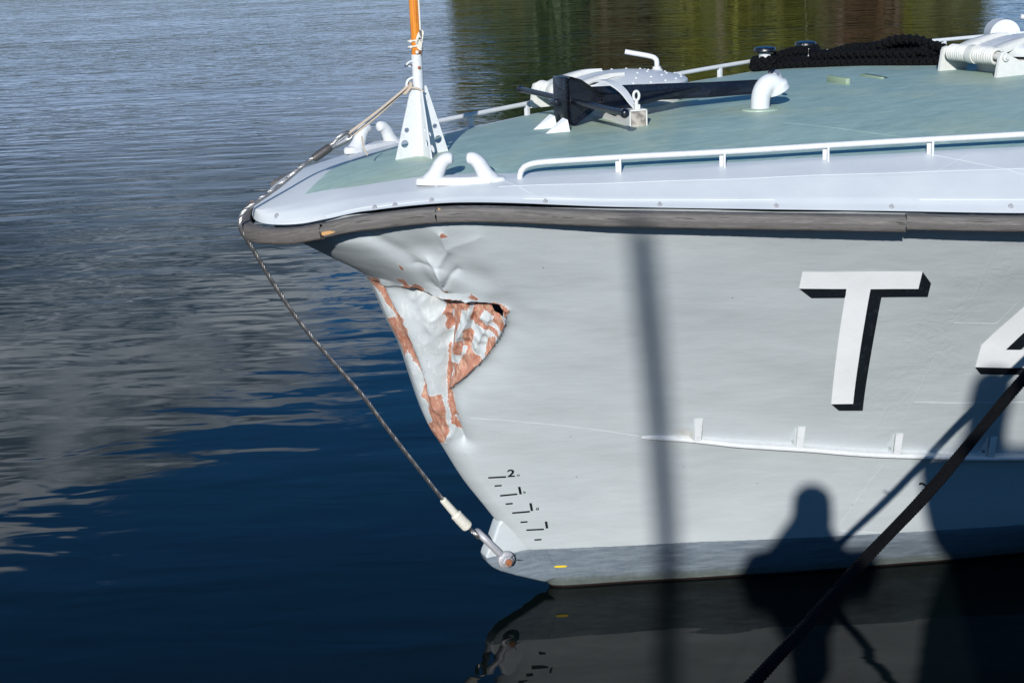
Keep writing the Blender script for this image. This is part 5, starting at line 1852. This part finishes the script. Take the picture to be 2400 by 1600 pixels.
LEAF = [leaf_mat('leaf_dark_green', (0.025, 0.05, 0.012), (0.05, 0.085, 0.02)), leaf_mat('leaf_yellow_green', (0.10, 0.115, 0.01), (0.15, 0.15, 0.012)),
        leaf_mat('leaf_brown', (0.075, 0.05, 0.014), (0.055, 0.05, 0.012)), leaf_mat('leaf_rust', (0.10, 0.042, 0.015), (0.07, 0.05, 0.014)), leaf_mat('leaf_olive', (0.07, 0.075, 0.018), (0.11, 0.105, 0.02))]


def crown_mesh(seed, h, w, n=8000):
    rg = np.random.default_rng(seed)
    lob = [(rg.normal(0, w * .26), rg.normal(0, w * .26), h * rg.uniform(.08, .86), w * rg.uniform(.20, .34)) for _ in range(16)]
    V, F = [], []
    for k in range(n):
        c = lob[k % 16]
        d = rg.normal(size=3)
        d /= np.linalg.norm(d)
        q = np.array(c[:3]) + d * c[3] * rg.uniform(.55, 1.05) * np.array([1, 1, .85])
        u = rg.normal(size=3)
        u /= np.linalg.norm(u)
        v = np.cross(u, d + rg.normal(0, .4, 3))
        v /= np.linalg.norm(v) + 1e-9
        r = rg.uniform(.45, .95)
        i = len(V)
        V += [q - u * r, q + v * r * .6, q + u * r, q - v * r * .6]
        F.append((i, i + 1, i + 2, i + 3))
    tv, tf = tube(smooth_path([(0, 0, -.3), (.1, .05, h * .2), (-.05, .1, h * .45), (.1, 0, h * .8)], n=10), np.linspace(.30, .06, 10) * w / 8, 9)
    limbs = [(tv, tf)]
    for c in lob[:9]:
        limbs.append(tube(smooth_path([(0, 0, h * .28), (c[0] * .5, c[1] * .5, (h * .28 + c[2]) * .52), c[:3]], n=7), np.linspace(.11, .03, 7) * w / 8, 6))
    return (np.array(V), F), join(*limbs)


trees = [(1165, 100, 7.0, 5.0, 4, 'sparse olive brown tree at the end of the far bank row'), (1290, 100, 12.5, 7.0, 0, 'dark green tree next to the sparse olive brown one on the far bank'),
         (1450, 101, 13.0, 8.0, 2, 'broad brown tree between dark green and yellow trees on the far bank'), (1590, 103, 13.5, 7.0, 0, 'second dark green tree on the far bank beside the bright yellow one'),
         (1720, 99, 14.0, 8.0, 1, 'bright yellow green tree in the middle of the far bank'), (1880, 101, 13.0, 7.5, 4, 'olive green tree beside the bright yellow one on the far bank'),
         (2000, 100, 12.0, 6.5, 3, 'rust brown tree on the far bank behind the rope heap'), (2130, 100, 13.5, 8.0, 1, 'yellow olive tree on the far bank toward the aft hatch'),
         (2262, 102, 10.0, 5.5, 4, 'last olive tree of the far bank row above the aft hatch'), (1370, 110, 14.0, 9.0, 2, 'tall brown tree behind the front row on the far bank'),
         (1660, 111, 15.0, 9.0, 0, 'tall dark green tree behind the bright yellow one'), (1960, 110, 15.0, 9.0, 2, 'tall brown tree behind the rust coloured one'), (2160, 112, 14.5, 9.0, 0, 'tall dark green tree behind the yellow olive one')]
variants = [crown_mesh(11 + i, 12.0, 8.0) for i in range(4)]
for i, (u_, D_, h, w, lm_, lab) in enumerate(trees):
    x = D_ * math.tan(math.atan((u_ - 1200) / 3600.0)) * 1.0
    e = empty('bank_tree', (x, D_ + 2, .8), random.uniform(0, 6.28))
    tag(e, lab, 'tree', 'trees on the far bank')
    e.scale = (w / 8.0, w / 8.0, h * 1.45 / 12.0)
    (cv, cf), (tv, tf) = variants[i % 4][:2]
    c = mesh_obj('crown', (cv, cf), LEAF[lm_], e, smooth=False)
    mesh_obj('trunk', (tv, tf), 'bark', e)
